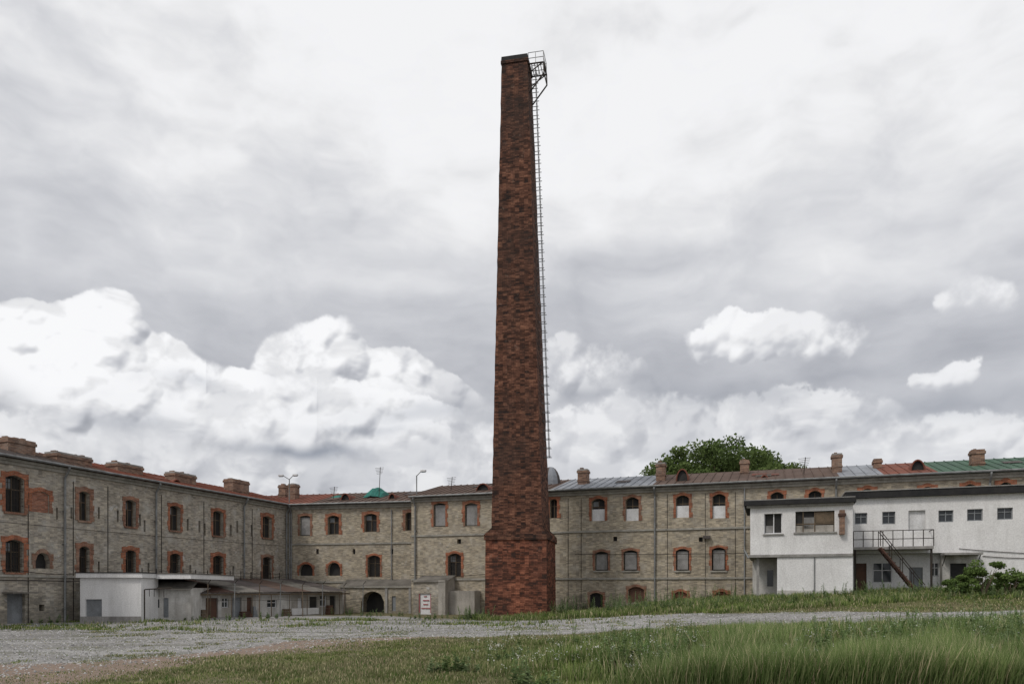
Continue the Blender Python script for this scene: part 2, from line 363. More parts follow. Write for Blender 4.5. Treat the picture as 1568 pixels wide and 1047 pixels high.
ops=[O(fB,459,789,475,820,'rb',.2,sw=.25),O(fB,502,789,519,818,'rf',.3,sw=.25),O(fB,558,786,577,814,'rf',.3,sw=.25),O(fB,621,784,632,812,'rf',.2),
 O(fB,458,863,479,881,'r',.5,sw=.22),O(fB,502,861,521,881,'r',.5,sw=.22),O(fB,563,850,582,883,'rfg',.35,sw=.22)]
for x in (484,540,598): ops.append(O(fB,x,840,x+4,848,dep=.2))
def exB(X):
    for x in (444,600): 
        s=sx(fB,x); X.tube(fB.pt(s,.1,9),fB.pt(s,.1,0),.05,GREYLT)
    for (x,w,h) in ((574,1.0,1.05),(514,.6,.35),(650,.7,.5)):
        s,_=fB.sv(x,750,-3); n=9; R_=random.Random(x)
        g=[[fB.pt(s-w+2*w*i/n,-2.2-2.6*j/5,10.28+.35*j/5*1.3+h*math.sin(min(1,(i)/n*1.0)*math.pi)**.6*math.sin((j+.5)/6*math.pi)*R_.uniform(.75,1.1)) for i in range(n+1)] for j in range(6)]
        for j in range(5):
            for i in range(n): X.poly([g[j][i],g[j][i+1],g[j+1][i+1],g[j+1][i]],TEAL)
EB=finish('fortress_barracks',fB,ops,-1.5,fB.L+3,BUFF2,[(-8,fB.L*.2,RUST),(fB.L*.2,fB.L+3,BROWN)],
  [(6.0,STONE),(2.6,STONE)],[sx(fB,447)],[(440,452,740,-3,1.0),(425,437,742,-5,1.0)],[(522,537,756,769),(596,606,756,764)],extra=exB)

ops=[O(fM,664,770,682,806,'rb',.2,sw=.25),O(fM,712,770,731,805,'rb',.25,sw=.25,fill=BOARD),O(fM,842,764,853,793,'rf',.2),
 O(fM,686,847,706,883,'rfg',.35,sw=.22)]
for x0,x1,yt,yb in ((906,926,763,797),(958,978,761,797),(1035,1055,758,792),(1091,1111,756,793),(1180,1200,753,789),(1238,1258,751,788),(1318,1338,748,784),(1410,1430,745,780),(1475,1496,741,778),(1530,1550,738,776)):
    ops.append(O(fM,x0,yt,x1,yb,'rhf',.35,sw=.26))
for x0,x1,yt,yb in ((911,931,844,873),(955,976,842,873),(1035,1055,840,873),(1090,1111,838,873),(1170,1190,836,873)):
    ops.append(O(fM,x0,yt,x1,yb,'rbs',.25,sw=.2,sm=STONE))
for x0,x1,yt,yb,fl in ((903,923,907,932,DARK),(962,986,898,922,BDOOR),(1032,1052,905,930,REDB),(1095,1114,905,930,REDB)):
    ops.append(O(fM,x0,yt,x1,yb,'r',.35,fill=fl,dep=.25,sw=.2))
for x,y in ((703,829),(942,825),(1073,826),(850,830)): ops.append(O(fM,x-3,y-4,x+3,y+3,dep=.3))
def exM(X):
    for x in (1003,1140): 
        s=sx(fM,x); X.tube(fM.pt(s,.1,9.2),fM.pt(s,.1,0),.05,GREYLT)
    for x in (870,890,1022,1080,1126):
        s=sx(fM,x); X.fbox(fM,s-.015,s+.015,0,.03,1,9,IRON)
    X.cable(fM.pt(14,.15,4.7),fM.pt(40,.15,4.9),.02,.2,IRON); X.cable(fM.pt(0,.15,3.2),fM.pt(9.5,.15,3.6),.02,.3,IRON)
    s,z=fM.sv(1082,822,.3); X.fbox(fM,s-.25,s+.25,.1,.4,z-.1,z+.1,DGREY)
    s,z=fM.sv(843,722,-4)
    prev=None
    for k in range(7):
        a=k/6*math.pi/2; rr=.85*math.cos(a)+.02; zz=10.6+1.6*math.sin(a)
        ring=[(fM.pt(s+rr*math.cos(t*math.pi/6),-4+rr*math.sin(t*math.pi/6),zz)) for t in range(12)]
        if prev:
            for t in range(12): X.poly([prev[t],prev[(t+1)%12],ring[(t+1)%12],ring[t]],LGREY if t%3 else DGREY)
        prev=ring
g=lambda x: sx(fM,x)
EM=finish('fortress_barracks',fM,ops,0,50,BUFF2,[(-.3,g(845),BROWN),(g(845),g(1000),LGREY),(g(1000),g(1285),BROWN),(g(1285),g(1352),LGREY),(g(1352),g(1435),RUST),(g(1435),50,GREEN)],
  [(6.35,STONE),(2.75,STONE)],[.4,g(1003),g(1280),g(1515)],
  [(883,900,718),(1003,1019,708),(1132,1148,704,-4.5),(1273,1291,694),(1337,1352,702,-4),(1487,1510,688)],
  [(730,750,741,752),(1036,1054,719,734),(1394,1416,705,720),(1165,1176,728,733)],extra=exM)
def lamp(fr,px,pyb,pyt,name='street_lamp',d=-.2,arm=.7,two=False):
    E=empty(name); X=MB(); s,zt=fr.sv(px,pyt,d); zb=9.6
    X.tube(fr.pt(s,d,zb),fr.pt(s,d,zt-.3),.045,PIPE,8)
    for sg in ((1,-1) if two else (1,)):
        X.tube(fr.pt(s,d,zt-.35),fr.pt(s+sg*arm*.75,d+.2,zt),.03,PIPE,8)
    X.build('pole',E); H=MB()
    for sg in ((1,-1) if two else (1,)):
        a=s+sg*arm*.7; b2=s+sg*(arm*.7+.45)
        H.fbox(fr,min(a,b2),max(a,b2),d+.1,d+.32,zt-.06,zt+.07,WBOARD)
        H.fbox(fr,min(a,b2)+.05,max(a,b2)-.04,d+.13,d+.29,zt-.11,zt-.062,GLASS)
    H.build('lamp_head',E)
lamp(fM,638,750,722); lamp(fB,443,745,728,two=True)
def aerial(fr,px,pyt,d=-2):
    E=empty('roof_aerial'); X=MB(); s,zt=fr.sv(px,pyt,d)
    X.tube(fr.pt(s,d,10),fr.pt(s+.15,d,zt),.03,IRON)
    X.build('mast',E); Y=MB()
    for k in range(5): 
        z=zt-.1-.13*k; Y.tube(fr.pt(s-.35+.04*k,d,z),fr.pt(s+.5-.04*k,d,z+.05),.014,IRON,4)
    Y.build('elements',E)
aerial(fB,580,715); aerial(fM,690,730); aerial(fM,1230,700); aerial(fB,510,745)

f=Frame(fB.pt(0,1.4,0)[:2],t=fB.t)
E=empty('gatehouse'); W=MB(); a=f.sv(521,900)[0]; b2=f.sv(633,900)[0]
o1=O(f,553,905,588,945,'',.9,fill=DARK,dep=1.2); o2=O(f,600,912,606,935,fill=GDOOR,dep=.1)
wall(W,f,a,b2,-.4,2.15,[o1,o2],BUFF2)
W.fbox(f,a-.1,b2+.1,-1.3,.15,2.152,2.28,STONE)
W.poly([f.pt(a,.1,2.285),f.pt(b2,.1,2.285),f.pt(b2,-1.4,2.9),f.pt(a,-1.4,2.9)],CORR)
W.poly([f.pt(a,0,-.4),f.pt(a,0,2.15),f.pt(a,-1.4,2.15),f.pt(a,-1.4,-.4)],BUFF2)
W.build('walls',E); V=MB(); fit(V,f,o1); fit(V,f,o2)
for x in (527,592,628): s=f.sv(x,900)[0]; V.fbox(f,s-.1,s+.1,-.02,.1,-.3,2.15,CONC)
V.build('gate_arch',E)
f=Frame(fM.pt(0,2.0,0)[:2],t=fM.t)
E=empty('stone_lean_to'); W=MB(); a=f.sv(633,900)[0]; b2=f.sv(681,900)[0]
o1=O(f,641,908,660,940,fill=WBOARD,dep=.12)
wall(W,f,a,b2,-.4,2.6,[o1],BUFF); W.fbox(f,b2+.01,b2+2.2,-2.1,-.8,-.4,1.9,PLAST)
W.poly([f.pt(b2,0,-.4),f.pt(b2,-2,-.4),f.pt(b2,-2,3.1),f.pt(b2,0,2.6)],PLAST)
W.poly([f.pt(a,-2,-.4),f.pt(a,0,-.4),f.pt(a,0,2.6),f.pt(a,-2,3.1)],PLAST)
W.fbox(f,b2-.5,b2+.1,-.3,.12,-.3,2.75,PLAST); W.build('walls',E)
W=MB(); W.poly([f.pt(a-.1,.15,2.58),f.pt(b2+.1,.15,2.58),f.pt(b2+.1,-2,3.15),f.pt(a-.1,-2,3.15)],CORR); W.build('roof',E)
V=MB(); fit(V,f,o1)
for x0,x1 in ((641,642.6),(658.4,660)): 
    s0,s1,z0,z1=f.rect(x0,908,x1,938); V.fbox(f,s0,s1,-.1,-.05,z0,z1,REDP)
for k in range(4):
    s0,s1,z0,z1=f.rect(643,912+k*6,658,913.5+k*6); 
    q=random.uniform(0,.5)*(s1-s0); V.fbox(f,s0+q,s1-q*random.random(),-.11,-.07,z0,z1,REDP)
V.build('painted_door',E)

# ================================================================ LEFT SHEDS
E=empty('white_shed'); f=Frame((-26.5,46),t=(1,0)); W=MB()
oo=[O(f,131,917,156,953,fill=GDOOR,dep=.12,kind='')]
wall(W,f,0,3.75,-.3,2.72,oo,WHITE)
W.poly([f.pt(3.75,0,-.3),f.pt(3.75,-2.2,-.3),f.pt(3.75,-2.2,2.72),f.pt(3.75,0,2.72)],WHITE)
W.poly([f.pt(0,-8,-.3),f.pt(0,0,-.3),f.pt(0,0,2.72),f.pt(0,-8,2.72)],WHITE2)
f2=Frame((-22.75,48.2),t=(1,.12)); o3=[O(f2,222,915,232,945,fill=WHITE2,dep=.1),O(f2,236,917,244,930,fill=GLASS,dep=.1),O(f2,250,915,258,945,fill=GDOOR,dep=.1)]
wall(W,f2,0,2.0,-.3,2.1,o3,WHITE2); W.poly([f2.pt(2.0,0,-.3),f2.pt(2,-6,-.3),f2.pt(2,-6,2.1),f2.pt(2,0,2.1)],WHITE2)
W.build('walls',E)
R=MB(); R.fbox(f,-.15,3.9,-9,.2,2.722,3.0,WHITE); R.fbox(f,-.2,3.95,-9.05,.25,3.002,3.06,BLACK)
R.fbox(f,3.92,6.1,-9,-1.6,2.68,2.98,WHITE); R.fbox(f,3.96,6.15,-9.05,-1.55,2.982,3.04,CORR)
R.poly([f2.pt(-.1,.5,2.0),f2.pt(2.2,.5,2.0),f2.pt(2.2,-1,2.5),f2.pt(-.1,-1,2.5)],CORR)
R.build('roof',E)
V=MB(); [fit(V,f,o) for o in oo]; [fit(V,f2,o) for o in o3]
V.fbox(f,-.0,3.75,.003,.03,-.3,.35,CONC)
V.tube(f.pt(4.0,.1,2.0),f.pt(4.0,.1,.0),.04,IRON); V.tube(f.pt(4.0,.1,2),f.pt(5.4,-.5,2.1),.04,IRON)
for k in range(5): V.tube(f.pt(4.0+k*.25,.1-k*.1,2.0),f.pt(4.0+k*.25,.1-k*.1,2.0-k*.02-.4),.02,IRON,4)
V.build('doors_and_windows',E)

E=empty('garage_row'); f=Frame((-22.0,49.8),(-14,62)); W=MB()
oo=[]
for x0,y0,x1,y1,fl,k in ((284,916,299,950,WBOARD,''),(315,915,334,950,BDOOR,''),(340,916,350,930,GLASS,'f'),(355,914,370,944,GDOOR,''),(378,914,386,944,BDOOR,''),
    (409,918,424,930,GLASS,'f'),(430,917,452,929,GLASS,'f'),(456,915,463,942,WBOARD,''),(474,913,486,938,DARK,''),(490,912,500,928,GLASS,'f'),(505,912,514,936,DARK,'')):
    oo.append(O(f,x0,y0,x1,y1,k,fill=fl,dep=.15,fm=WBOARD))
W.poly([f.pt(0,-5,-.3),f.pt(0,0,-.3),f.pt(0,0,1.75),f.pt(0,-5,1.75)],WHITE2); W.poly([f.pt(f.L,0,-.3),f.pt(f.L,-5,-.3),f.pt(f.L,-5,1.8),f.pt(f.L,0,1.8)],WHITE2)
cuts=[0,3.1,6.0,9.2,f.L]; ms=[WHITE2,PLAST,WHITE2,PLAST]
for k in range(4): wall(W,f,cuts[k],cuts[k+1],-.3,1.78,[o for o in oo if o['s0']>=cuts[k]-.01 and o['s1']<=cuts[k+1]+.3],ms[k])
W.build('walls',E)
R=MB(); N=90
A0=np.array(f.pt(-.3,.5,1.72)); B0=np.array(f.pt(f.L+.4,.5,1.86)); C0=np.array((-19.6,68.3,2.95)); D0=np.array((-26.0,51.3,2.75))
for i in range(N):
    t0=i/N;t1=(i+1)/N;z0=.035*(i%2);z1=.035*((i+1)%2)
    p=[A0+(B0-A0)*t0,A0+(B0-A0)*t1,D0+(C0-D0)*t1,D0+(C0-D0)*t0]
    R.poly([p[0]+[0,0,z0],p[1]+[0,0,z1],p[2]+[0,0,z1],p[3]+[0,0,z0]],(DGREY,RIRON,CORR,DGREY,BROWN,CORR,DGREY)[(i//13)%7])
R.fbox(f,-.3,f.L+.4,.35,.42,1.6,1.7,WOOD); R.build('roof',E)
V=MB(); [fit(V,f,o) for o in oo if any(o['s0']>=cuts[k]-.01 and o['s1']<=cuts[k+1]+.3 for k in range(4))]
for k in range(9): V.tube(f.pt(k*1.7+.2,.45,-.2),f.pt(k*1.7+.2,.45,1.68),.035,WOOD,5)
V.fbox(f,9.3,12.0,-.02,.02,.05,.55,WHITE)
# things stored under the eaves: pallets, barrels, planks
for s,wd,h,mt in ((1.2,.5,.7,WOOD),(4.4,.9,.5,RIRON),(5.4,.35,.85,GDOOR),(8.2,.7,.6,WOOD),(12.6,.6,.8,BDOOR)):
    for j in range(3): V.fbox(f,s+j*.04,s+wd-j*.03,.1,.5-j*.05,-.05+h*j/3,-.07+h*(j+1)/3,mt)
V.build('doors_and_windows',E)
E=empty('wire_fence'); X=MB()
pts=[]
for k in range(14):
    s=9+k*1.25; p=fL.pt(s,1.2,0); X.tube((p[0],p[1],2.4),(p[0],p[1],3.45),.035,IRON,5); pts.append(p)
for z in (2.8,3.05,3.3):
    for p,q in zip(pts[:-1],pts[1:]): X.tube((p[0],p[1],z),(q[0],q[1],z),.012,IRON,4)
X.build('posts_and_wire',E)
# post-and-wire line in front of the garages
E=empty('wire_fence'); X=MB(); fp=Frame((-19.9,49.0),(-12.2,60.6)); pp=[]
for k in range(8):
    s=k*fp.L/7+random.uniform(-.2,.2); dz=random.uniform(-.08,.08)
    X.tube(fp.pt(s,0,-.2),fp.pt(s+dz,0,2.35+dz),.035,PIPE if k%2 else WOOD,6); X.tube(fp.pt(s+dz,0,2.35+dz),fp.pt(s+dz,.3,2.6+dz),.025,IRON,5); pp.append((s+dz,2.35+dz))
for off in (-.1,-.55,-1.1):
    for (a,za),(b_,zb_) in zip(pp[:-1],pp[1:]): X.cable(fp.pt(a,0,za+off),fp.pt(b_,0,zb_+off),.011,.04,IRON,4)
X.build('posts_and_wire',E)

# ================================================================ WHITE BUILDING RIGHT
E=empty('white_office_building')
f=Frame((14.3,45.0),t=(.945,-.326)); Lw=f.sv(1306,850)[0]
W=MB(); oo=[O(f,1170,786,1198,817,fill=DARK,dep=.25,kind=''),O(f,1218,782,1278,814,fill=DARK,dep=.2)]
zu=f.sv(1230,848)[1]; zr=7.0
wall(W,f,0,Lw,zu,zr,oo,WHITE)
a=f.sv(1190,880)[0]
wall(W,f,a,Lw,.6,zu-.16,[],WHITE)
W.poly([f.pt(a,-6,.6),f.pt(a,0,.6),f.pt(a,0,zu-.16),f.pt(a,-6,zu-.16)],WHITE2)
W.poly([f.pt(Lw,0,.6),f.pt(Lw,-6,.6),f.pt(Lw,-6,zr),f.pt(Lw,0,zr)],WHITE); W.poly([f.pt(0,-6,zu),f.pt(0,0,zu),f.pt(0,0,zr),f.pt(0,-6,zr)],WHITE2)
W.poly([f.pt(Lw,-6,.6),f.pt(0,-6,.6),f.pt(0,-6,zr),f.pt(Lw,-6,zr)],WHITE2)
W.fbox(f,-.08,Lw-.02,-5.9,.1,zu-.158,zu-.003,CONC)
W.fbox(f,.2,a-.003,-5.0,-2.0,.6,zu-.16,WHITE2)
W.fbox(f,.35,.5,-.5,-.3,.6,zu-.16,CONC)
W.fbox(f,.95,1.3,-2.0,-1.96,2.2,3.2,GLASS)
W.fbox(f,a+.02,Lw-.02,-.02,.02,.6,1.95,WHITE2)
f3=Frame((20.95,46.0),t=(.945,-.326)); zt3=7.55
L3=f3.sv(1700,850)[0]; zf=f3.sv(1370,838)[1]
o3=[]
for x0,y0,x1,y1,fl,k in ((1309,785,1328,802,GLASS,'f'),(1351,783,1371,802,GLASS,'f'),(1391,781,1417,813,WBOARD,''),(1437,781,1460,799,GLASS,'f'),(1481,779,1505,797,GLASS,'f'),(1527,777,1551,795,GLASS,'f'),
  (1606,775,1630,793,GLASS,'f'),(1455,862,1480,912,DARK,'')):
    o3.append(O(f3,x0,y0,x1,y1,k,fill=fl,dep=.18,fm=GDOOR))
zl=zf-.35
wall(W,f3,-.3,L3,zl,zt3,o3[:-1],WHITE)
wall(W,f3,f3.sv(1443,850)[0],f3.sv(1497,850)[0],.6,zl,[o3[-1]],WHITE2)
wall(W,f3,f3.sv(1497,850)[0],L3,.6,zl,[],WHITE)
c3=f3.sv(1443,850)[0]
f4=Frame(f3.pt(0,-.7,0)[:2],t=f3.t)
o4=[O(f4,1309,862,1327,912,fill=BDOOR,dep=.1),O(f4,1336,862,1366,892,'f',fill=GLASS,dep=.1,fm=WBOARD),O(f4,1392,868,1413,905,fill=GDOOR,dep=.1),O(f4,1424,862,1438,882,'f',fill=GLASS,dep=.1,fm=WBOARD)]
wall(W,f4,-.5,c3,.6,zl,o4,WHITE)
W.poly([f3.pt(c3,-.7,.6),f3.pt(c3,0,.6),f3.pt(c3,0,zl),f3.pt(c3,-.7,zl)],WHITE2)
W.poly([f3.pt(-.3,-.7,zl),f3.pt(-.3,0,zl),f3.pt(c3,0,zl),f3.pt(c3,-.7,zl)],CONC)
W.poly([f3.pt(L3,0,.6),f3.pt(L3,-6,.6),f3.pt(L3,-6,zt3),f3.pt(L3,0,zt3)],WHITE)
W.poly([f3.pt(L3,-4,.6),f3.pt(-.3,-4,.6),f3.pt(-.3,-4,zt3),f3.pt(L3,-4,zt3)],WHITE)
W.build('walls',E)
R=MB(); R.fbox(f,-.35,Lw+.15,-6.2,.35,zr+.002,zr+.28,BLACK); R.fbox(f,-.3,Lw+.1,-6.1,.3,zr+.282,zr+.33,CONC)
R.fbox(f,-.2,Lw+.05,-.3,.2,zr-.12,zr-.002,CONC)
R.fbox(f3,-.45,L3+.2,-4.3,.3,zt3+.002,zt3+.4,BLACK); R.fbox(f3,-.5,L3+.2,-4.4,.34,zt3+.402,zt3+.46,CONC)
R.build('roof',E)
V=MB(); [fit(V,f,o) for o in oo]; [fit(V,f3,o) for o in o3]; [fit(V,f4,o) for o in o4]
o=oo[0]; 
for x in (o['s0'],(o['s0']+o['s1'])/2,o['s1']-.06): V.fbox(f,x,x+.06,-.2,-.14,o['z0'],o['z1'],WBOARD)
V.fbox(f,o['s0'],o['s1'],-.2,-.15,o['z0'],o['z0']+.07,WBOARD); V.fbox(f,o['s0']+.1,o['s0']+.55,-.21,-.2,o['z0']+.1,o['z0']+.5,BOARD)
V.fbox(f,o['s0']-.08,o['s1']+.08,-.05,.09,o['z0']-.08,o['z0']-.003,CONC)
o=oo[1]; w=o['s1']-o['s0']
for k in (0,.2,.5,1): x=o['s0']+w*k; V.fbox(f,x-.03,x+.03,-.18,-.1,o['z0'],o['z1'],WOOD)
V.fbox(f,o['s0'],o['s1'],-.19,-.11,o['z0']+.45,o['z0']+.52,WOOD); V.fbox(f,o['s0']+w*.52,o['s1']-.05,-.17,-.12,o['z0']+.54,o['z1']-.05,WOOD)
V.fbox(f,o['s0']+w*.22,o['s0']+w*.49,-.16,-.13,o['z0']+.2,o['z1']-.35,BOARD); V.fbox(f,o['s0']+.03,o['s1']-.05,-.18,-.13,o['z0'],o['z0']+.4,PLAST)
V.fbox(f,o['s0']-.1,o['s1']+.1,-.05,.09,o['z0']-.09,o['z0']-.003,CONC)
s,z=f.sv(1289,781); V.fbox(f,s-.14,s+.14,.0,.3,z-1.4,z,RCH); V.fbox(f,s-.2,s+.2,0,.36,z-.35,z-.2,RIRON)
s=f.sv(1247,870)[0]; V.tube(f.pt(s,.06,zu-.1),f.pt(s,.06,1),.03,PIPE)
V.tube(f.pt(-.1,.2,zu-.2),f.pt(-.35,.1,zu+.3),.07,PIPE)
s0=f3.sv(1440,850)[0]; s1=f3.sv(1498,850)[0]; z=f3.sv(1470,850)[1]
V.fbox(f3,s0,s1,.005,1.1,z,z+.12,CONC); V.tube(f3.pt(s0+.1,1.0,z),f3.pt(s0+.1,.05,z-.6),.025,IRON); V.tube(f3.pt(s1-.1,1.0,z),f3.pt(s1-.1,.05,z-.6),.025,IRON)
V.cable(f3.pt(s1+.2,.05,z-.05),f3.pt(L3,.05,z+.15),.02,.25,IRON); V.cable(f3.pt(s1-1,.05,z+.4),f3.pt(L3,.05,z-.1),.02,.1,IRON)
V.build('windows_and_fittings',E)
B=MB(); p0=f3.sv(1307,836,1.3)[0]; p1=f3.sv(1430,836,1.3)[0]
B.fbox(f3,p0,p1,.005,1.3,zf-.16,zf,CONC)
zz=zf+.95
for k in range(9):
    s=p0+(p1-p0)*k/8; B.tube(f3.pt(s,1.25,zf),f3.pt(s,1.25,zz),.025,IRON)
for h in (.45,.95): B.tube(f3.pt(p0,1.25,zf+h),f3.pt(p1,1.25,zf+h),.025,IRON)
B.tube(f3.pt(p1,1.25,zz),f3.pt(p1,0,zz),.025,IRON)
a=f3.sv(1347,836,1.9)[0]; b4=f3.sv(1415,905,1.9)[0]; zb=1.3; n=12
for dd in (1.35,2.2):
    B.tube(f3.pt(a,dd,zf-.1),f3.pt(b4,dd,zb),.07,RIRON,4)
    B.tube(f3.pt(a,dd,zf+.9),f3.pt(b4,dd,zb+.95),.025,IRON); 
    for k in range(5): t=k/4; B.tube(f3.pt(a+(b4-a)*t,dd,zf+(zb-zf)*t),f3.pt(a+(b4-a)*t,dd,zf+.9+(zb-zf)*t),.022,IRON)
for k in range(n):
    t=(k+.5)/n; s=a+(b4-a)*t; z=zf-.05+(zb-zf)*t; B.fbox(f3,s-.14,s+.14,1.35,2.2,z,z+.04,RIRON)
for s in (p0+.1,p1-.1): B.tube(f3.pt(s,1.15,zf-.16),f3.pt(s,1.15,.8),.06,IRON)
B.build('balcony_and_stair',E)

# ================================================================ TERRAIN
def sm(t): t=np.clip(t,0,1); return t*t*(3-2*t)
_tab=rng.random((256,256))
def vn(x,y,sc):
    x=np.asarray(x)/sc+1000.3;y=np.asarray(y)/sc+1000.7
    xi=np.floor(x).astype(int);yi=np.floor(y).astype(int);fx=sm(x-xi);fy=sm(y-yi)
    g=lambda a,b:_tab[a%256,b%256]
    return (g(xi,yi)*(1-fx)+g(xi+1,yi)*fx)*(1-fy)+(g(xi,yi+1)*(1-fx)+g(xi+1,yi+1)*fx)*fy
def hgt(x,y):
    b=1.8*sm((x+6)/32.)*sm((y-8)/36.)
    near=(np.abs(x)<70)&(y<75)
    return b+(vn(x,y,4)*.10+vn(x,y,1.1)*.05-.07)*near
XL=[-40,-13,-11.5,-8.0,-3.5,0,5,10,19,30,60]; YL=[9,14,18,25.5,30,31.5,30.5,29,26.3,25,23]
XU=[-60,-31,-23,-10,-4,0,6,12,19,30,60]; YU=[80,62,58,57,50,44.5,39.5,35.0,30.7,28.5,27]
def gravel(x,y):
    w=(vn(x,y,3)-.5)*3.0+(vn(x,y,.8)-.5)*1.4
    lo=np.interp(x,XL,YL)+w*.8; up=np.interp(x,XU,YU)+w*.5
    return sm((y-lo)/1.1+.5)*sm((up-y)/.9+.5)
def dirt(x,y):
    w=(vn(x+9,y,2.5)-.5)*3
    lo=np.interp(x,XL,YL); d=(y-lo)+w
    left=sm((-1-x)/6.)
    a=np.exp(-((d-.6)/2.2)**2)*(.3+.8*left)+.4*np.exp(-((d+3)/2.)**2)*left
    a=a+sm((22.5-y)/4.)*sm((-7.5-x)/3.)*1.0
    up=np.interp(x,XU,YU); t=(y-lo)/np.maximum(up-lo,1)      # wheel ruts along the track
    rut=np.exp(-((t-.30+(vn(x,y,6)-.5)*.08)/.035)**2)+np.exp(-((t-.52+(vn(x,y,6)-.5)*.08)/.035)**2)
    a=a+.30*rut*(.4+vn(x,y,3))
    return np.clip(a,0,1)
xs=np.unique(np.concatenate([np.arange(-45,45.01,.4),np.array([-1500,-700,-300,-150,-90,-60,60,90,150,300,700,1500])]))
ys=np.unique(np.concatenate([np.arange(2,70.01,.4),np.array([-300,-100,-40,-15,-5,75,90,120,200,400,900,2000])]))
X,Y=np.meshgrid(xs,ys); Z=hgt(X,Y); V=np.stack([X,Y,Z],-1).reshape(-1,3)
nx,ny=len(xs),len(ys); idx=np.arange(nx*ny).reshape(ny,nx)
Fq=np.stack([idx[:-1,:-1],idx[:-1,1:],idx[1:,1:],idx[1:,:-1]],-1).reshape(-1,4)
me=bpy.data.meshes.new('ground'); me.from_pydata(V.tolist(),[],Fq.tolist())
a=me.attributes.new('gravel','FLOAT','POINT'); a.data.foreach_set('value',gravel(X,Y).ravel().astype(np.float32))
a=me.attributes.new('dirt','FLOAT','POINT'); a.data.foreach_set('value',dirt(X,Y).ravel().astype(np.float32))
me.polygons.foreach_set('use_smooth',[True]*len(me.polygons))
m,nt,b=newmat('ground_soil_gravel')
co=nd(nt,'ShaderNodeTexCoord').outputs['Object']
ga=nd(nt,'ShaderNodeAttribute',attribute_name='gravel').outputs['Fac']; da=nd(nt,'ShaderNodeAttribute',attribute_name='dirt').outputs['Fac']
n1=noise(nt,co,.8,8,.7); n2=noise(nt,co,9,6,.75); n3=noise(nt,co,3,6,.7)
soil=mix(nt,ramp(nt,n3,[(.35,0),(.65,1)]),(.09,.10,.04),(.18,.145,.09))
vor=nd(nt,'ShaderNodeTexVoronoi',{'Vector':co,'Scale':14.})
grc=mix(nt,ramp(nt,n2,[(.3,0),(.7,1)]),(.17,.165,.16),(.42,.41,.40))
grc=mix(nt,.6,grc,ramp(nt,nd(nt,'ShaderNodeSeparateColor',{0:vor.outputs['Color']}).outputs[0],[(0,(.45,.45,.45)),(1,(1.5,1.5,1.48))]),'MULTIPLY')
dr=mix(nt,ramp(nt,n2,[(.3,0),(.7,1)]),(.18,.13,.10),(.30,.235,.19))
gm=ramp(nt,mth(nt,'ADD',ga,mth(nt,'MULTIPLY',mth(nt,'SUBTRACT',n3,.5),1.6)),[(.35,0),(.6,1)])
dm=ramp(nt,mth(nt,'ADD',da,mth(nt,'MULTIPLY',mth(nt,'SUBTRACT',n1,.5),.9)),[(.35,0),(.6,1)])
gn=ramp(nt,noise(nt,co,.5,6,.6,(.5,1.5,1)),[(.52,0),(.64,.55)])
big=ramp(nt,noise(nt,co,.25,7,.65,(.5,1.6,1)),[(.35,(.66,.65,.64)),(.65,(1.15,1.15,1.15))])
grc=mix(nt,1.,grc,big,'MULTIPLY')
col=mix(nt,gm,soil,grc); col=mix(nt,mth(nt,'MULTIPLY',gn,gm),col,(.10,.105,.055)); col=mix(nt,dm,col,dr)
nt.links.new(col,b.inputs['Base Color']); b.inputs['Roughness'].default_value=.95; b.inputs['Specular IOR Level'].default_value=.2
bp=nd(nt,'ShaderNodeBump',{'Height':n2,'Strength':.8,'Distance':.06}); nt.links.new(bp.outputs[0],b.inputs['Normal'])
me.materials.append(m); g=bpy.data.objects.new('ground',me); SC.collection.objects.link(g)

# ---------------------------------------------------------------- numpy mass builders
def leafmat(name,tr=.35,tint=(1,1,1)):
    m,nt,b=newmat(name)
    c=nd(nt,'ShaderNodeAttribute',attribute_name='Col').outputs['Color']
    nt.nodes.remove(b)
    d=nd(nt,'ShaderNodeBsdfDiffuse',{'Color':c}); o=d
    if tr>0:
        t=nd(nt,'ShaderNodeBsdfTranslucent',{'Color':c}); o=nd(nt,'ShaderNodeMixShader',{0:tr,1:d.outputs[0],2:t.outputs[0]})
    nt.links.new(o.outputs[0],nt.nodes['Material Output'].inputs[0]); return m
def mass(name,V,Fa,k,col,mat,parent=None):
    me=bpy.data.meshes.new(name); me.vertices.add(len(V)); me.vertices.foreach_set('co',V.astype(np.float32).ravel())
    nf=len(Fa); me.loops.add(nf*k); me.loops.foreach_set('vertex_index',Fa.astype(np.int32).ravel())
    me.polygons.add(nf); me.polygons.foreach_set('loop_start',np.arange(0,nf*k,k,dtype=np.int32))
    me.update(calc_edges=True)
    ca=me.attributes.new('Col','FLOAT_COLOR','POINT'); ca.data.foreach_set('color',np.concatenate([col,np.ones((len(V),1))],1).astype(np.float32).ravel())
    me.materials.append(mat); me.validate()
    o=bpy.data.objects.new(name,me); SC.collection.objects.link(o)
    if parent:o.parent=parent
    return o
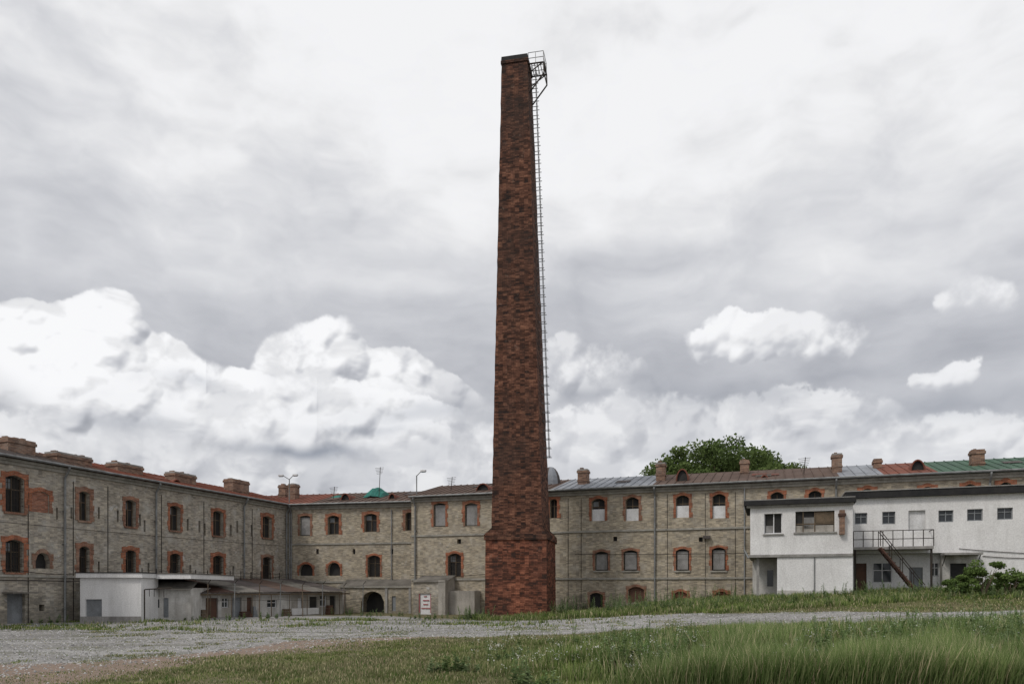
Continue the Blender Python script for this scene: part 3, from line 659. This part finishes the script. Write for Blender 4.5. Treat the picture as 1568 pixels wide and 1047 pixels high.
def blades(x,y,h,w,col,lean=.45):
    n=len(x); z=hgt(x,y)-.02; th=rng.random(n)*2*np.pi; ph=rng.random(n)*2*np.pi
    wx=np.cos(th)*w/2;wy=np.sin(th)*w/2; lx=np.cos(ph)*h*lean*rng.random(n);ly=np.sin(ph)*h*lean*rng.random(n)
    P=np.zeros((n,5,3))
    P[:,0]=np.stack([x-wx,y-wy,z],1);P[:,1]=np.stack([x+wx,y+wy,z],1)
    P[:,2]=np.stack([x+wx*.8+lx*.35,y+wy*.8+ly*.35,z+h*.55],1);P[:,3]=np.stack([x-wx*.8+lx*.35,y-wy*.8+ly*.35,z+h*.55],1)
    P[:,4]=np.stack([x+lx,y+ly,z+h*.97],1)
    b=np.arange(n)*5
    T=np.concatenate([np.stack([b,b+1,b+2],1),np.stack([b,b+2,b+3],1),np.stack([b+3,b+2,b+4],1)])
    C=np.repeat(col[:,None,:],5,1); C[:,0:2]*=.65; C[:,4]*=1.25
    return P.reshape(-1,3),T,C.reshape(-1,3)
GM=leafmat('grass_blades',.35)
N=1000000
yy=12.5+(50-12.5)*rng.random(N)**1.6; xx=(rng.random(N)*2-1)*.78*yy
gr=gravel(xx,yy); di=dirt(xx,yy); pat=vn(xx,yy,2.6)*.55+vn(xx+50,yy,.7)*.45
right=sm((xx/np.maximum(yy,1)+.12)/.38)*sm((27-yy)/6.+.5)
right=np.where(yy>36,.5,right)
dens=(1-gr)*(1-.75*di)*(.25+.75*sm((pat-.2)/.3))*(.5+.5*right)+gr*(pat>.64)*.35+.02
keep=(rng.random(N)<dens)
keep&=~((np.abs(xx-.6)<2.6)&(np.abs(yy-52)<2.6))
xx,yy,gr,di,pat,right=[q[keep] for q in(xx,yy,gr,di,pat,right)]
n=len(xx)
tall=sm((vn(xx+77,yy,2.8)*.45+vn(xx,yy+40,.8)*.55-.40)/.2)
h=(.045+.09*pat+right*(.13+.62*tall*(.45+.55*sm((24-yy)/6.))))*(.45+1.0*rng.random(n))
h*=np.where(gr>.5,.6,1)*(1-.5*di); h=np.where((yy>40)&(gr<.5),h*1.1+.05,h)
w=(.006+.0009*yy)*(.7+.6*rng.random(n))
base=np.array([.195,.25,.07]); alt=np.array([.31,.31,.14]); dk=np.array([.085,.145,.04]); straw=np.array([.50,.44,.28])
q=rng.random((n,1)); t=vn(xx,yy,1.7)[:,None]; t2=sm((vn(xx+11,yy+5,.6)-.3)/.4)[:,None]
col=base*(1-t)+alt*t*.6+dk*t*.4; col=col*(.62+.5*t2)
tl=tall[:,None]*right[:,None]; col=col*(1-.5*tl)+np.array([.24,.32,.14])*.5*tl
dry=(sm((.55-right)/.5)[:,None]*.8*(vn(xx+30,yy,1.2)[:,None]))
col=col*(1-dry)+straw*.55*dry
col=np.where(q<.12,straw,np.where(q<.35,dk,col))*(.75+.5*rng.random((n,1)))
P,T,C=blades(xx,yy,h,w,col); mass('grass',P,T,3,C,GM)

def weeds(name,px,py,ht,leafn,ls,colA,colB,parent=None,flower=None):
    Vs=[];Fs=[];Cs=[];k=0
    zz_=hgt(np.array(px),np.array(py))-.03
    for x,y,H,z in zip(px,py,ht,zz_):
        z=float(z)
        lx,ly=rng.normal(0,.12,2)*H
        c=np.array(colA)*(1-(r:=rng.random()))+np.array(colB)*r
        t=np.linspace(0,1,5); cx=x+lx*t**1.6; cy=y+ly*t**1.6; cz=z+H*t
        r0=.006+.0002*y
        th=rng.random()*3.14; dx,dy=np.cos(th)*r0,np.sin(th)*r0
        for i in range(4):
            Vs+=[(cx[i]-dx,cy[i]-dy,cz[i]),(cx[i]+dx,cy[i]+dy,cz[i]),(cx[i+1]+dx*.6,cy[i+1]+dy*.6,cz[i+1]),(cx[i+1]-dx*.6,cy[i+1]-dy*.6,cz[i+1])]
            Fs.append((k,k+1,k+2,k+3));Cs+=[c*.8]*4;k+=4
        A=rng.random((leafn,7))
        for tt,a,l,e,s_,cr,_ in A:
            tt=.12+.88*tt; a*=6.28; L=ls*(1.25-.8*tt)*(.6+.8*l); ca,sa=math.cos(a),math.sin(a)
            ox,oy,oz=x+lx*tt**1.6,y+ly*tt**1.6,z+H*tt; e=-.1+e; q=1/math.sqrt(1+e*e); dx_,dy_,dz_=ca*q*L,sa*q*L,e*q*L
            sx_,sy_,sz_=-sa*L*.22,ca*L*.22,(s_-.5)*.6*L*.22
            Vs+=[(ox,oy,oz),(ox+dx_*.5+sx_,oy+dy_*.5+sy_,oz+dz_*.5+sz_),(ox+dx_,oy+dy_,oz+dz_-L*.15),(ox+dx_*.5-sx_,oy+dy_*.5-sy_,oz+dz_*.5-sz_)]; Fs.append((k,k+1,k+2,k+3))
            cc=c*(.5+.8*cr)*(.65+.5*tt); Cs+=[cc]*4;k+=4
        if flower is not None:
            for j in range(flower[1]):
                o=np.array([x+lx,y+ly,z+H])+rng.normal(0,.035,3)*[1.6,1.6,1]; e=flower[2]*(.6+.7*rng.random())
                u=rng.normal(0,1,3);u/=np.linalg.norm(u);v=np.cross(u,rng.normal(0,1,3));v/=np.linalg.norm(v)
                Vs+=[o-u*e,o-v*e,o+u*e,o+v*e];Fs.append((k,k+1,k+2,k+3));Cs+=[np.array(flower[0])]*4;k+=4
    return mass(name,np.array([tuple(v) for v in Vs],float),np.array(Fs),4,np.array(Cs),WM,parent)
WM=leafmat('weed_leaves',.3)
cl=[]
for cx,cy,nn,H,sp in ((2.6,16.4,40,.95,.4),(3.3,15.2,34,.9,.35),(7.5,19,34,1.1,.6),(8.6,16.6,56,1.25,.5),(10,20,34,1.1,.8),(6.2,21.5,26,.8,.7),(12.4,19,44,1.3,.7),(11,16.6,50,1.25,.5),(9.8,15,34,1.0,.4),(14,22,40,1.1,1.1),(4.8,24,20,.6,.8),(9.3,24.5,20,.6,1.2),(5.6,15.6,34,.8,.6),(16.5,24,26,.7,1.2),(-1.4,17.5,16,.45,.4),(.6,19.5,20,.5,.6),
    (6,43,36,1.1,1.0),(8.2,42.5,36,1.1,.9),(7.2,45,26,1.2,.9),(10.5,42,26,.9,1.2),(3.3,48.7,26,.8,.5),(-2.6,49,30,.8,.7),(-6,50,16,.45,.8),(13,39.5,24,.6,1.6),(18,38,30,.7,1.8),(23,36.5,30,.7,1.6),(17,41.5,40,.9,2.2),(24,40,36,.9,2),
    (4.6,55,40,1.0,1.2),(12,51,44,1.1,2),(-10,55,12,.5,1),(-19,48.5,14,.45,1.2),(-16.5,51.5,14,.5,1),(-27.5,45,10,.5,.8),(-13.5,60,14,.6,1.2),(20,42,30,.8,2),(29,38,30,.8,2)):
    for i in range(nn): cl.append((cx+rng.normal(0,sp),cy+rng.normal(0,sp*.6),H*rng.uniform(.4,1.2)))
for i in range(1000):
    y=rng.uniform(13.5,25); x=rng.uniform(.0,.75)*y
    if vn(x,y,2.6)>.40 and gravel(np.array([x]),np.array([y]))[0]<.3: cl.append((x,y,rng.uniform(.3,.85)))
cl=np.array(cl)
weeds('tall_weeds',cl[:,0],cl[:,1],cl[:,2],50,.13,(.13,.21,.07),(.27,.335,.18))
fx=[];
for i in range(340):
    y=rng.uniform(13.5,25); x=rng.uniform(-.05,.75)*y
    if gravel(np.array([x]),np.array([y]))[0]<.2: fx.append((x,y,rng.uniform(.35,.9)))
fx=np.array(fx); weeds('wildflowers',fx[:,0],fx[:,1],fx[:,2],10,.07,(.15,.2,.07),(.2,.24,.11),flower=((.68,.68,.62),9,.014))

n=34000; y=14+30*rng.random(n)**1.6; x=(rng.random(n)*2-1)*.76*y
gk=(rng.random(n)<gravel(x,y)*.9+.15*dirt(x,y)); x=x[gk];y=y[gk];n=len(x)
r=(.012+.03*rng.random(n)**2)*(1+y*.012); z=hgt(x,y)
base8=np.array([[1,0,0],[0,1,0],[-1,0,0],[0,-1,0],[0,0,.7],[0,0,-.5]])
V=base8[None]*r[:,None,None]*(.7+.6*rng.random((n,6,1)))+np.stack([x,y,z],1)[:,None]
tri=np.array([[0,1,4],[1,2,4],[2,3,4],[3,0,4],[1,0,5],[2,1,5],[3,2,5],[0,3,5]])
T=(np.arange(n)[:,None,None]*6+tri[None]).reshape(-1,3)
C=np.repeat((np.array([.36,.355,.35])*(.4+1.1*rng.random((n,1))))[:,None],6,1).reshape(-1,3)
mass('gravel',V.reshape(-1,3),T,3,C,leafmat('gravel_stones',0.))

LM=leafmat('tree_leaves',.3)
def crown(name,parent,c,R,nclump,nleaf,ls,colA,colB,crad=.26):
    V=[];C=[]
    c=np.array(c);R=np.array(R)
    for i in range(nclump):
        d=rng.normal(0,1,3); d/=np.linalg.norm(d); d[2]=d[2] if d[2]>-.55 else -d[2]*.5
        rad=rng.uniform(.5,1.0)**.7; cc=c+d*R*rad; cr=crad*R.mean()*rng.uniform(.55,1.15)
        n=int(nleaf*rng.uniform(.6,1.2)); o=rng.normal(0,1,(n,3)); o/=np.linalg.norm(o,axis=1)[:,None]
        o=cc+o*cr*(rng.random((n,1))**.4)*[1.15,1.15,.75]
        u=rng.normal(0,1,(n,3));u/=np.linalg.norm(u,axis=1)[:,None];v=np.cross(u,rng.normal(0,1,(n,3)));v/=np.linalg.norm(v,axis=1)[:,None]
        L=ls*(.6+.8*rng.random((n,1)))
        V.append(np.stack([o-u*L,o-v*L*.6,o+u*L,o+v*L*.6],1))
        k=rng.random()*.6+.4*rng.random(n)[:,None]; col=np.array(colA)*(1-k)+np.array(colB)*k
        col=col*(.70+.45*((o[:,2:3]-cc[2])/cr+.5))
        C.append(np.repeat(np.clip(col,.008,1)[:,None],4,1))
    V=np.concatenate(V);C=np.concatenate(C);n=len(V)
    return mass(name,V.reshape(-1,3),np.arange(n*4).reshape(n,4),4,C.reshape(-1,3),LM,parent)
def tree(name,x,y,z0,H,R,cz,nc,nl,ls,cA=(.065,.10,.034),cB=(.15,.20,.07)):
    E=empty(name); X=MB()
    X.tube((x,y,z0),(x+.2,y,z0+H*.35),.45,WOOD,10,.32)
    for k in range(9):
        a=k*2.4; rr=R[0]*random.uniform(.4,.75)
        p=(x+.2,y,z0+H*.3+k*.2); q=(x+math.cos(a)*rr*.5,y+math.sin(a)*rr*.5,z0+H*.55); t=(x+math.cos(a)*rr,y+math.sin(a)*rr,z0+H*random.uniform(.7,.88))
        X.tube(p,q,.2,WOOD,7,.12); X.tube(q,t,.12,WOOD,6,.03)
    X.build('trunk_and_limbs',E); crown('foliage',E,(x,y,cz),R,nc,nl,ls,cA,cB)
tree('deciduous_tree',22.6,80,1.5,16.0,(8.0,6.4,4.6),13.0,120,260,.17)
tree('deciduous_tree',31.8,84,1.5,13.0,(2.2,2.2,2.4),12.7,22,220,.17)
def bush(x,y,r,h,fl=None):
    E=empty('shrub'); z=float(hgt(np.array([x]),np.array([y]))[0]); X=MB()
    for k in range(8): a=k*.8; X.tube((x,y,z),(x+math.cos(a)*r*.6,y+math.sin(a)*r*.6,z+h*.7),.03,WOOD,5,.01)
    X.build('stems',E); crown('foliage',E,(x,y,z+h*.45),(r,r,h*.55),26,150,.06,(.07,.115,.035),(.18,.25,.08),.3)
bush(23.6,37.5,.9,1.9); bush(25.2,38,1.0,1.3); bush(22.5,38,.6,1.1)

# ================================================================ BRICK SMOKESTACK
E=empty('brick_smokestack'); TH=math.radians(-11.5); CY=52.0
k52=52/50.
def sq(cx,side,z):
    h=side/2; c,s=math.cos(TH),math.sin(TH)
    return [(cx+c*a-s*b,CY+s*a+c*b,z) for a,b in ((-h,-h),(h,-h),(h,h),(-h,h))]
def ring(M_,cx0,s0,z0,cx1,s1,z1,mat):
    A=sq(cx0,s0,z0);B=sq(cx1,s1,z1)
    for i in range(4):
        j=(i+1)%4; hz0,hz1=(z0,z1) if abs(z1-z0)>.02 else (0,(s0-s1)/2)
        M_.poly([A[i],A[j],B[j],B[i]],mat,[(-s0/2+i*5.13,hz0),(s0/2+i*5.13,hz0),(s1/2+i*5.13,hz1),(-s1/2+i*5.13,hz1)])
def zc(y): return EYE+(HY-y)/F*(51.2-1.2*max(0,min(1,(y-88)/720)))
P_=MB(); zA=zc(826);zB=zc(817);zC=zc(806);zT=zc(86)
cb=(798.5-CX)/F*CY; ct=(791.5-CX)/F*CY
S0=3.98*k52;SC0=4.15*k52;S1=3.34*k52;S2=1.72*k52
nst=8
for i in range(nst):
    t0=i/nst;t1=(i+1)/nst; ring(P_,cb,S0+.08*(1-t0),-.6+(zA+.6)*t0,cb,S0+.08*(1-t1),-.6+(zA+.6)*t1,CHIMB)
ring(P_,cb,S0,zA,cb,SC0,zA+.001,CHIM); ring(P_,cb,SC0,zA,cb,SC0,zB,CHIM)
n=6; sp=SC0
for i in range(n):
    t=(i+1)/n; ns=SC0+(S1-SC0)*t; z0=zB+(zC-zB)*i/n; z1=zB+(zC-zB)*(i+1)/n
    ring(P_,cb,sp,z0,cb,ns+.02,z0+.001,CHIM); ring(P_,cb,ns+.02,z0,cb,ns+.02,z1,CHIM); sp=ns+.02
P_.build('plinth',E)
Sh=MB(); n=70; px=[cb+(ct-cb)*i/n+random.uniform(-.012,.012) for i in range(n+1)]; ps=[S1+(S2-S1)*i/n+random.uniform(-.022,.022) for i in range(n+1)]
zcap=zT-.5
for i in range(n):
    z0=zC+(zcap-zC)*i/n;z1=zC+(zcap-zC)*(i+1)/n; ring(Sh,px[i],ps[i],z0,px[i+1],ps[i+1],z1,CHIM)
Sh.build('shaft',E)
Cp=MB(); ring(Cp,ct,S2-.01,zcap,ct,S2+.1,zcap+.001,CHIM); ring(Cp,ct,S2+.1,zcap,ct,S2+.1,zT-.3,CHIM); ring(Cp,ct,S2+.1,zT-.3,ct,S2+.06,zT-.299,BLACK)
ring(Cp,ct,S2+.06,zT-.3,ct,S2+.02,zT,BLACK); ring(Cp,ct,S2+.02,zT,ct,S2-.5,zT+.001,BLACK); ring(Cp,ct,S2-.5,zT,ct,S2-.5,zT-2.5,BLACK)
Cp.build('cap',E)
nr=np.array([math.cos(TH),math.sin(TH)]); tg=np.array([math.sin(TH),-math.cos(TH)])
def lp(z,off,lat):
    t=min(1,max(0,(z-zC)/(zT-zC))); cx=cb+(ct-cb)*t; h=(S1+(S2-S1)*t)/2
    p=np.array([cx,CY])+nr*(h+off)+tg*lat; return (p[0],p[1],z)
Ld=MB(); z=zc(693); zt=zc(97)
seg=np.linspace(z,zt,14)
for a,b2 in zip(seg[:-1],seg[1:]):
    for lat in (-.45,-.05): Ld.tube(lp(a,.36,lat),lp(b2,.36,lat),.022,GREYLT,5)
zz=z
i=0
while zz<zt:
    Ld.tube(lp(zz,.36,-.45),lp(zz,.36,-.05),.015,GREYLT,5)
    if i%2==0:
        for lat in (-.45,-.05): Ld.tube(lp(zz,-.03,lat),lp(zz,.50,lat),.024,GREYLT,5)
    zz+=.31;i+=1
Ld.build('ladder',E)
Pl=MB(); zp=zc(97); zr_=zc(80); zl_=zc(115)
cr=[(.0,-.75),(1.05,-.75),(1.05,.55),(.0,.55)]
for a,b2 in zip(cr,cr[1:]+cr[:1]): Pl.tube(lp(zp,*a),lp(zp,*b2),.05,IRON)
for k in range(5): Pl.tube(lp(zp,.2+.2*k,-.75),lp(zp,.2+.2*k,.55),.025,IRON,4)
for a in cr+[(.5,-.75),(.5,.55)]: Pl.tube(lp(zp,*a),lp(zr_,*a),.024,GREYLT)
for z in (zr_,(zr_+zp)/2):
    for a,b2 in zip(cr[:-1],cr[1:]): Pl.tube(lp(z,*a),lp(z,*b2),.022,GREYLT)
for lat in (-.75,.55):
    Pl.tube(lp(zp,1.0,lat),lp(zl_+.2,.0,lat),.04,IRON); Pl.tube(lp(zc(113),1.05,lat),lp(zc(140),0,lat),.05,IRON); Pl.tube(lp(zp,1.05,lat),lp(zc(113),1.05,lat),.05,IRON)
Pl.tube(lp(zc(113),1.05,-.75),lp(zc(113),1.05,.55),.04,IRON)
Pl.build('top_platform',E)

# ================================================================ SKY
def fbm(x,y,sc,o=6,g=.52):
    t=0;a=1;s=0
    for i in range(o): t=t+a*vn(x+i*37.7,y+i*91.3,sc/2**i); s+=a; a*=g
    return t/s
GW,GH=2048,1024; A45=math.radians(45)
def ang(px,py):
    u=(px-CX)/F;v=(HY-py)/F; return math.atan(u),math.atan(v/math.sqrt(1+u*u))
def gp(px,py): a,e=ang(px,py); return (a/A45*.5+.5)*GW, e/A45*GH
gx_,gy_=np.meshgrid(np.arange(GW)+.5,np.arange(GH)+.5)
wx=(fbm(gx_,gy_,150,4)-.5); wy=(fbm(gx_+999,gy_,150,4)-.5)
ys_=[0,120,200,290,360,410,450,520,600,680,760]; vs_=[.91,.93,.90,.84,.76,.68,.67,.60,.52,.56,.70]
ey=[gp(784,y)[1] for y in ys_][::-1]
base=np.interp(gy_+wy*90,ey,vs_[::-1])
st=fbm(gx_*.33+wx*80,gy_*1.3+wy*60,150,7,.5)-.5; st2=fbm(gx_*.7+wx*90+500,gy_*1.3+wy*60,70,6,.52)-.5
val=base*(1+st*.85+st2*.38)
val=np.minimum(val,.86+.08*np.tanh((val-.86)/.08)) 
def tint(v):
    k=np.clip((v-.35)/.5,0,1)[...,None]
    return v[...,None]*(np.array([.94,.965,1.06])*(1-k)+np.array([1.,1.,1.012])*k)
full=tint(val)
GC=720; gx_=gx_[:GC];gy_=gy_[:GC];wx=wx[:GC];wy=wy[:GC]
fy_=np.fft.fftfreq(GC)[:,None]; fx_=np.fft.rfftfreq(GW)[None]
def gauss(a,s): return np.fft.irfft2(np.fft.rfft2(a)*np.exp(-2*(np.pi*s)**2*(fx_**2+fy_**2)),s=a.shape)
N1=fbm(gx_+wx*40,gy_,30,6,.6)-.5; N2=fbm(gx_,gy_,9,4,.6)-.5
N3=fbm(gx_*.7+wx*100,gy_*1.5+wy*80,85,6,.56)
N4=fbm(gx_+300,gy_,60,4,.5)
topfade=sm((GC-30-gy_)/60.)
sky_rgb=full[:GC]
LD=np.array([-.40,.72,.50]); LD/=np.linalg.norm(LD)
def cumulus(puffs,lo,hi_,soft=7,base_y=None,erode=.55,gray=.35,seed=0,amax=1.,relief=1.,edge=.22,fade=None):
    global sky_rgb
    H=np.full((GC,GW),-1e4)
    for x,y,r,z in puffs:
        x0,x1=int(max(0,x-r)),int(min(GW,x+r+1)); y0,y1=int(max(0,y-r)),int(min(GC,y+r+1))
        if x1<=x0 or y1<=y0: continue
        X,Y=gx_[y0:y1,x0:x1]-x,gy_[y0:y1,x0:x1]-y; d=r*r-X*X-Y*Y
        h=np.where(d>0,z+.8*np.sqrt(np.maximum(d,0)),-1e4)
        H[y0:y1,x0:x1]=np.maximum(H[y0:y1,x0:x1],h)
    ok=(H>-1e3).astype(float); Hf=np.where(ok>0,H,0)
    den=gauss(ok,6)+1e-3; Hf=np.where(ok>0,H,gauss(Hf,6)/den-6)
    R=lambda a: np.roll(a,seed*173,1)
    f1,f2,f3,f4=R(N1),R(N2),R(N3),R(N4)
    Hd=Hf+relief*(f1*34+f2*3.5)
    def lit(s,k=1.):
        g=gauss(Hd,s); gy,gx=np.gradient(g); n=1/np.sqrt(1+(gx*gx+gy*gy)*k*k)
        return (-gx*k*LD[0]-gy*k*LD[1]+LD[2])*n
    L=.35*lit(2.2,.75)+.65*lit(8,1.15)
    v=lo+(hi_-lo)*sm((L+.12)/.85)
    pat=sm((f3-.42)/.22)
    lowg=np.zeros_like(v) if base_y is None else sm((base_y-gy_)/140.)
    v=v*(1-gray*pat*(.40+.60*lowg))
    v=v*(1-lowg*.6)+lowg*.6*(.64+.30*f1-.14*pat)
    ed=edge*(.6+2.6*sm((f4-.42)/.3))
    a=gauss(ok,soft)+(f1*.75+f2*.35)*erode; a=sm((a-.40)/ed)*gauss((gauss(ok,1)>.02).astype(float),3)*amax*topfade
    if fade: a=a*sm((gy_-fade[0]+wy*120)/fade[1])*sm((fade[2]-gx_+wx*120)/90.)
    sky_rgb=sky_rgb*(1-a[...,None])+tint(np.clip(v,.3,.98))*a[...,None]
def bank(ol,n,seed,rm=(7,42),depth=260,ph=1.25):
    P=[gp(*p) for p in ol]; ox=[p[0] for p in P]; oy=[p[1]+5 for p in P]; r_=np.random.default_rng(seed); out=[]
    for i in range(n):
        x=r_.uniform(ox[0],ox[-1]); t=0 if i<n*.35 else depth*r_.random()**ph
        r=rm[0]+(rm[1]-rm[0])*r_.random()**2.2; top=np.interp(x,ox,oy); r=min(r,24) if t==0 else r
        y=top-r*.85-t+r_.normal(0,6); out.append((x,y,r,t*.35+r_.uniform(-9,12)))
    return out
cumulus(bank([(-60,640),(200,630),(500,640),(740,660),(850,650),(960,600),(1020,610),(1120,625),(1190,605),(1330,610),(1400,650),(1500,640),(1640,650)],1300,5,(14,60),300),.48,.90,16,gp(784,690)[1],1.,.42,1,.85,.6,.4)
cumulus(bank([(380,600),(415,530),(430,518),(455,530),(470,505),(500,500),(530,498),(545,520),(548,560),(575,548),(600,545),(640,555),(665,572),(700,590),(735,615),(770,640),(860,680)],1100,11,(7,38),260),.48,1.02,8,gp(500,590)[1],.75,.55,2,1,1,.2,(gp(784,690)[1],110,gp(800,600)[0]))
cumulus(bank([(-80,500),(0,492),(25,478),(60,476),(95,490),(110,472),(150,460),(178,458),(200,478),(206,520),(214,560),(228,545),(250,532),(275,545),(300,560),(330,572),(365,580),(392,590),(420,596),(450,640),(520,660)],1500,12,(7,44),260),.50,1.06,8,gp(200,580)[1],.75,.52,3,1,1,.2,(gp(400,690)[1],110,gp(470,600)[0]))
cumulus(bank([(60,640),(130,605),(200,585),(260,600),(330,618),(400,610),(460,585),(520,590),(590,610),(660,620),(730,640),(790,660)],800,14,(10,40),220),.44,1.0,12,gp(500,640)[1],1.,.5,4,.85,.9,.3,(gp(500,720)[1],90,gp(760,600)[0]))
cumulus(bank([(832,560),(845,528),(868,520),(890,530),(905,545),(925,540),(950,548),(975,560),(990,585),(1000,600)],400,21,(6,26),70),.54,.97,10,gp(900,580)[1],1.1,.4,5,.9,1,.35,(gp(900,640)[1],60,gp(1000,560)[0]))
def blobcloud(ells,n,seed,lo,hi_,soft,er,amax=1.,rm=(4,20),edge=.3):
    r_=np.random.default_rng(seed); out=[]; w=np.array([e[2]*e[3] for e in ells],float); w/=w.sum()
    for i in range(n):
        e=ells[r_.choice(len(ells),p=w)]; a=r_.random()*6.28; q=r_.random()**.5
        ox,oy=math.cos(a)*q,math.sin(a)*q; oy=oy if oy>-.5 else -.5*r_.random()
        cx,cy=gp(e[0]+ox*e[2],e[1]-oy*e[3]); r=rm[0]+(rm[1]-rm[0])*r_.random()**1.8
        out.append((cx,cy,r,-(oy)*12+r_.uniform(-5,6)))
    cumulus(out,lo,hi_,soft,gp(e[0],max(k[1]+k[3]*1.1 for k in ells))[1]-20,er,.2,seed,amax,.7,edge)
blobcloud([(1130,505,50,26),(1080,520,34,14),(1205,508,45,24),(1265,515,52,26),(1300,530,34,14),(1180,535,120,12)],420,31,.52,.98,9,1.1,.95,edge=.35)
blobcloud([(1500,450,46,24),(1470,460,30,16),(1530,465,24,16)],140,32,.68,.97,8,1.0,.9,(6,15),.4)
blobcloud([(1475,574,28,18),(1455,584,26,11),(1412,582,18,9),(1490,563,14,12)],110,33,.6,.96,7,1.4,.85,(4,10),.5)
blobcloud([(60,265,70,14),(130,275,40,8)],60,35,.6,.85,10,1.,.3,(8,20),.5)
dk=np.zeros((GC,GW))
for x,y,rx,ry,a in ((480,690,110,13,.42),(640,640,120,14,.28),(300,585,60,10,.2),(1100,592,190,22,.20),(1440,620,130,20,.25),(1300,570,120,12,.12),(200,640,110,12,.22),(560,655,90,10,.3),(900,610,60,10,.2),(860,470,260,18,.08),(1100,700,150,12,.15),(80,700,120,14,.15)):
    cx,cy=gp(x,y); dk=np.maximum(dk,a*np.exp(-(((gx_+wx*90-cx)/rx)**2+((gy_+wy*60-cy)/ry)**2)))
dk*=.5+1.*N3
sky_rgb*=(1-dk[...,None]*np.array([1.,.95,.85]))
full[:GC]=sky_rgb; full=np.clip(full,0,1)
srgb=np.where(full<.0031308,full*12.92,1.055*full**(1/2.4)-.055)
im=bpy.data.images.new('cloud_field',GW,GH,alpha=False); im.colorspace_settings.name='sRGB'
pxs=np.ones((GH,GW,4),np.float32); pxs[...,:3]=srgb; im.pixels.foreach_set(pxs.ravel()); im.update(); im.pack()
w=bpy.data.worlds.new('World'); SC.world=w; w.use_nodes=True; nt=w.node_tree; nt.nodes.clear()
SEL=math.radians(48); SAZ=math.radians(-130)
sdir=Vector((math.sin(SAZ)*math.cos(SEL),math.cos(SAZ)*math.cos(SEL),math.sin(SEL)))
sky=nd(nt,'ShaderNodeTexSky',sky_type='NISHITA'); sky.sun_disc=False; sky.sun_elevation=SEL; sky.sun_rotation=SAZ
co=nd(nt,'ShaderNodeTexCoord').outputs['Generated']
sp=nd(nt,'ShaderNodeSeparateXYZ',{0:co}); dx,dy,dz=sp.outputs
az=mth(nt,'ARCTAN2',dx,dy); hor=mth(nt,'SQRT',mth(nt,'ADD',mth(nt,'MULTIPLY',dx,dx),mth(nt,'MULTIPLY',dy,dy)))
te=mth(nt,'ARCTAN2',dz,hor)
uvv=nd(nt,'ShaderNodeCombineXYZ',{0:mth(nt,'ADD',mth(nt,'MULTIPLY',az,.5/A45),.5),1:mth(nt,'MULTIPLY',mth(nt,'MAXIMUM',te,.002),1/A45),2:0.}).outputs[0]
it=nd(nt,'ShaderNodeTexImage',{0:uvv}); it.image=im; it.extension='MIRROR'; it.interpolation='Cubic'
b1=nd(nt,'ShaderNodeBackground',{'Color':sky.outputs[0],'Strength':.1}); b2=nd(nt,'ShaderNodeBackground',{'Color':it.outputs[0],'Strength':1.0})
mx=nd(nt,'ShaderNodeMixShader',{0:.95,1:b1.outputs[0],2:b2.outputs[0]}); out=nd(nt,'ShaderNodeOutputWorld',{0:mx.outputs[0]})
w.cycles.sampling_method='MANUAL'; w.cycles.sample_map_resolution=512
sl=bpy.data.lights.new('sun','SUN'); sl.energy=1.5; sl.angle=math.radians(11); sl.color=(1,.95,.88)
so=bpy.data.objects.new('sun',sl); SC.collection.objects.link(so); so.rotation_euler=sdir.to_track_quat('Z','Y').to_euler()

cam=bpy.data.cameras.new('camera'); cam.sensor_width=36; cam.lens=F/1568*36; cam.shift_y=(HY-523.5)/1568; cam.clip_end=5000
c=bpy.data.objects.new('camera',cam); SC.collection.objects.link(c); c.location=(0,0,EYE); c.rotation_euler=(math.pi/2,0,0); SC.camera=c
SC.view_settings.view_transform='Standard'; SC.view_settings.look='None'; SC.view_settings.exposure=0
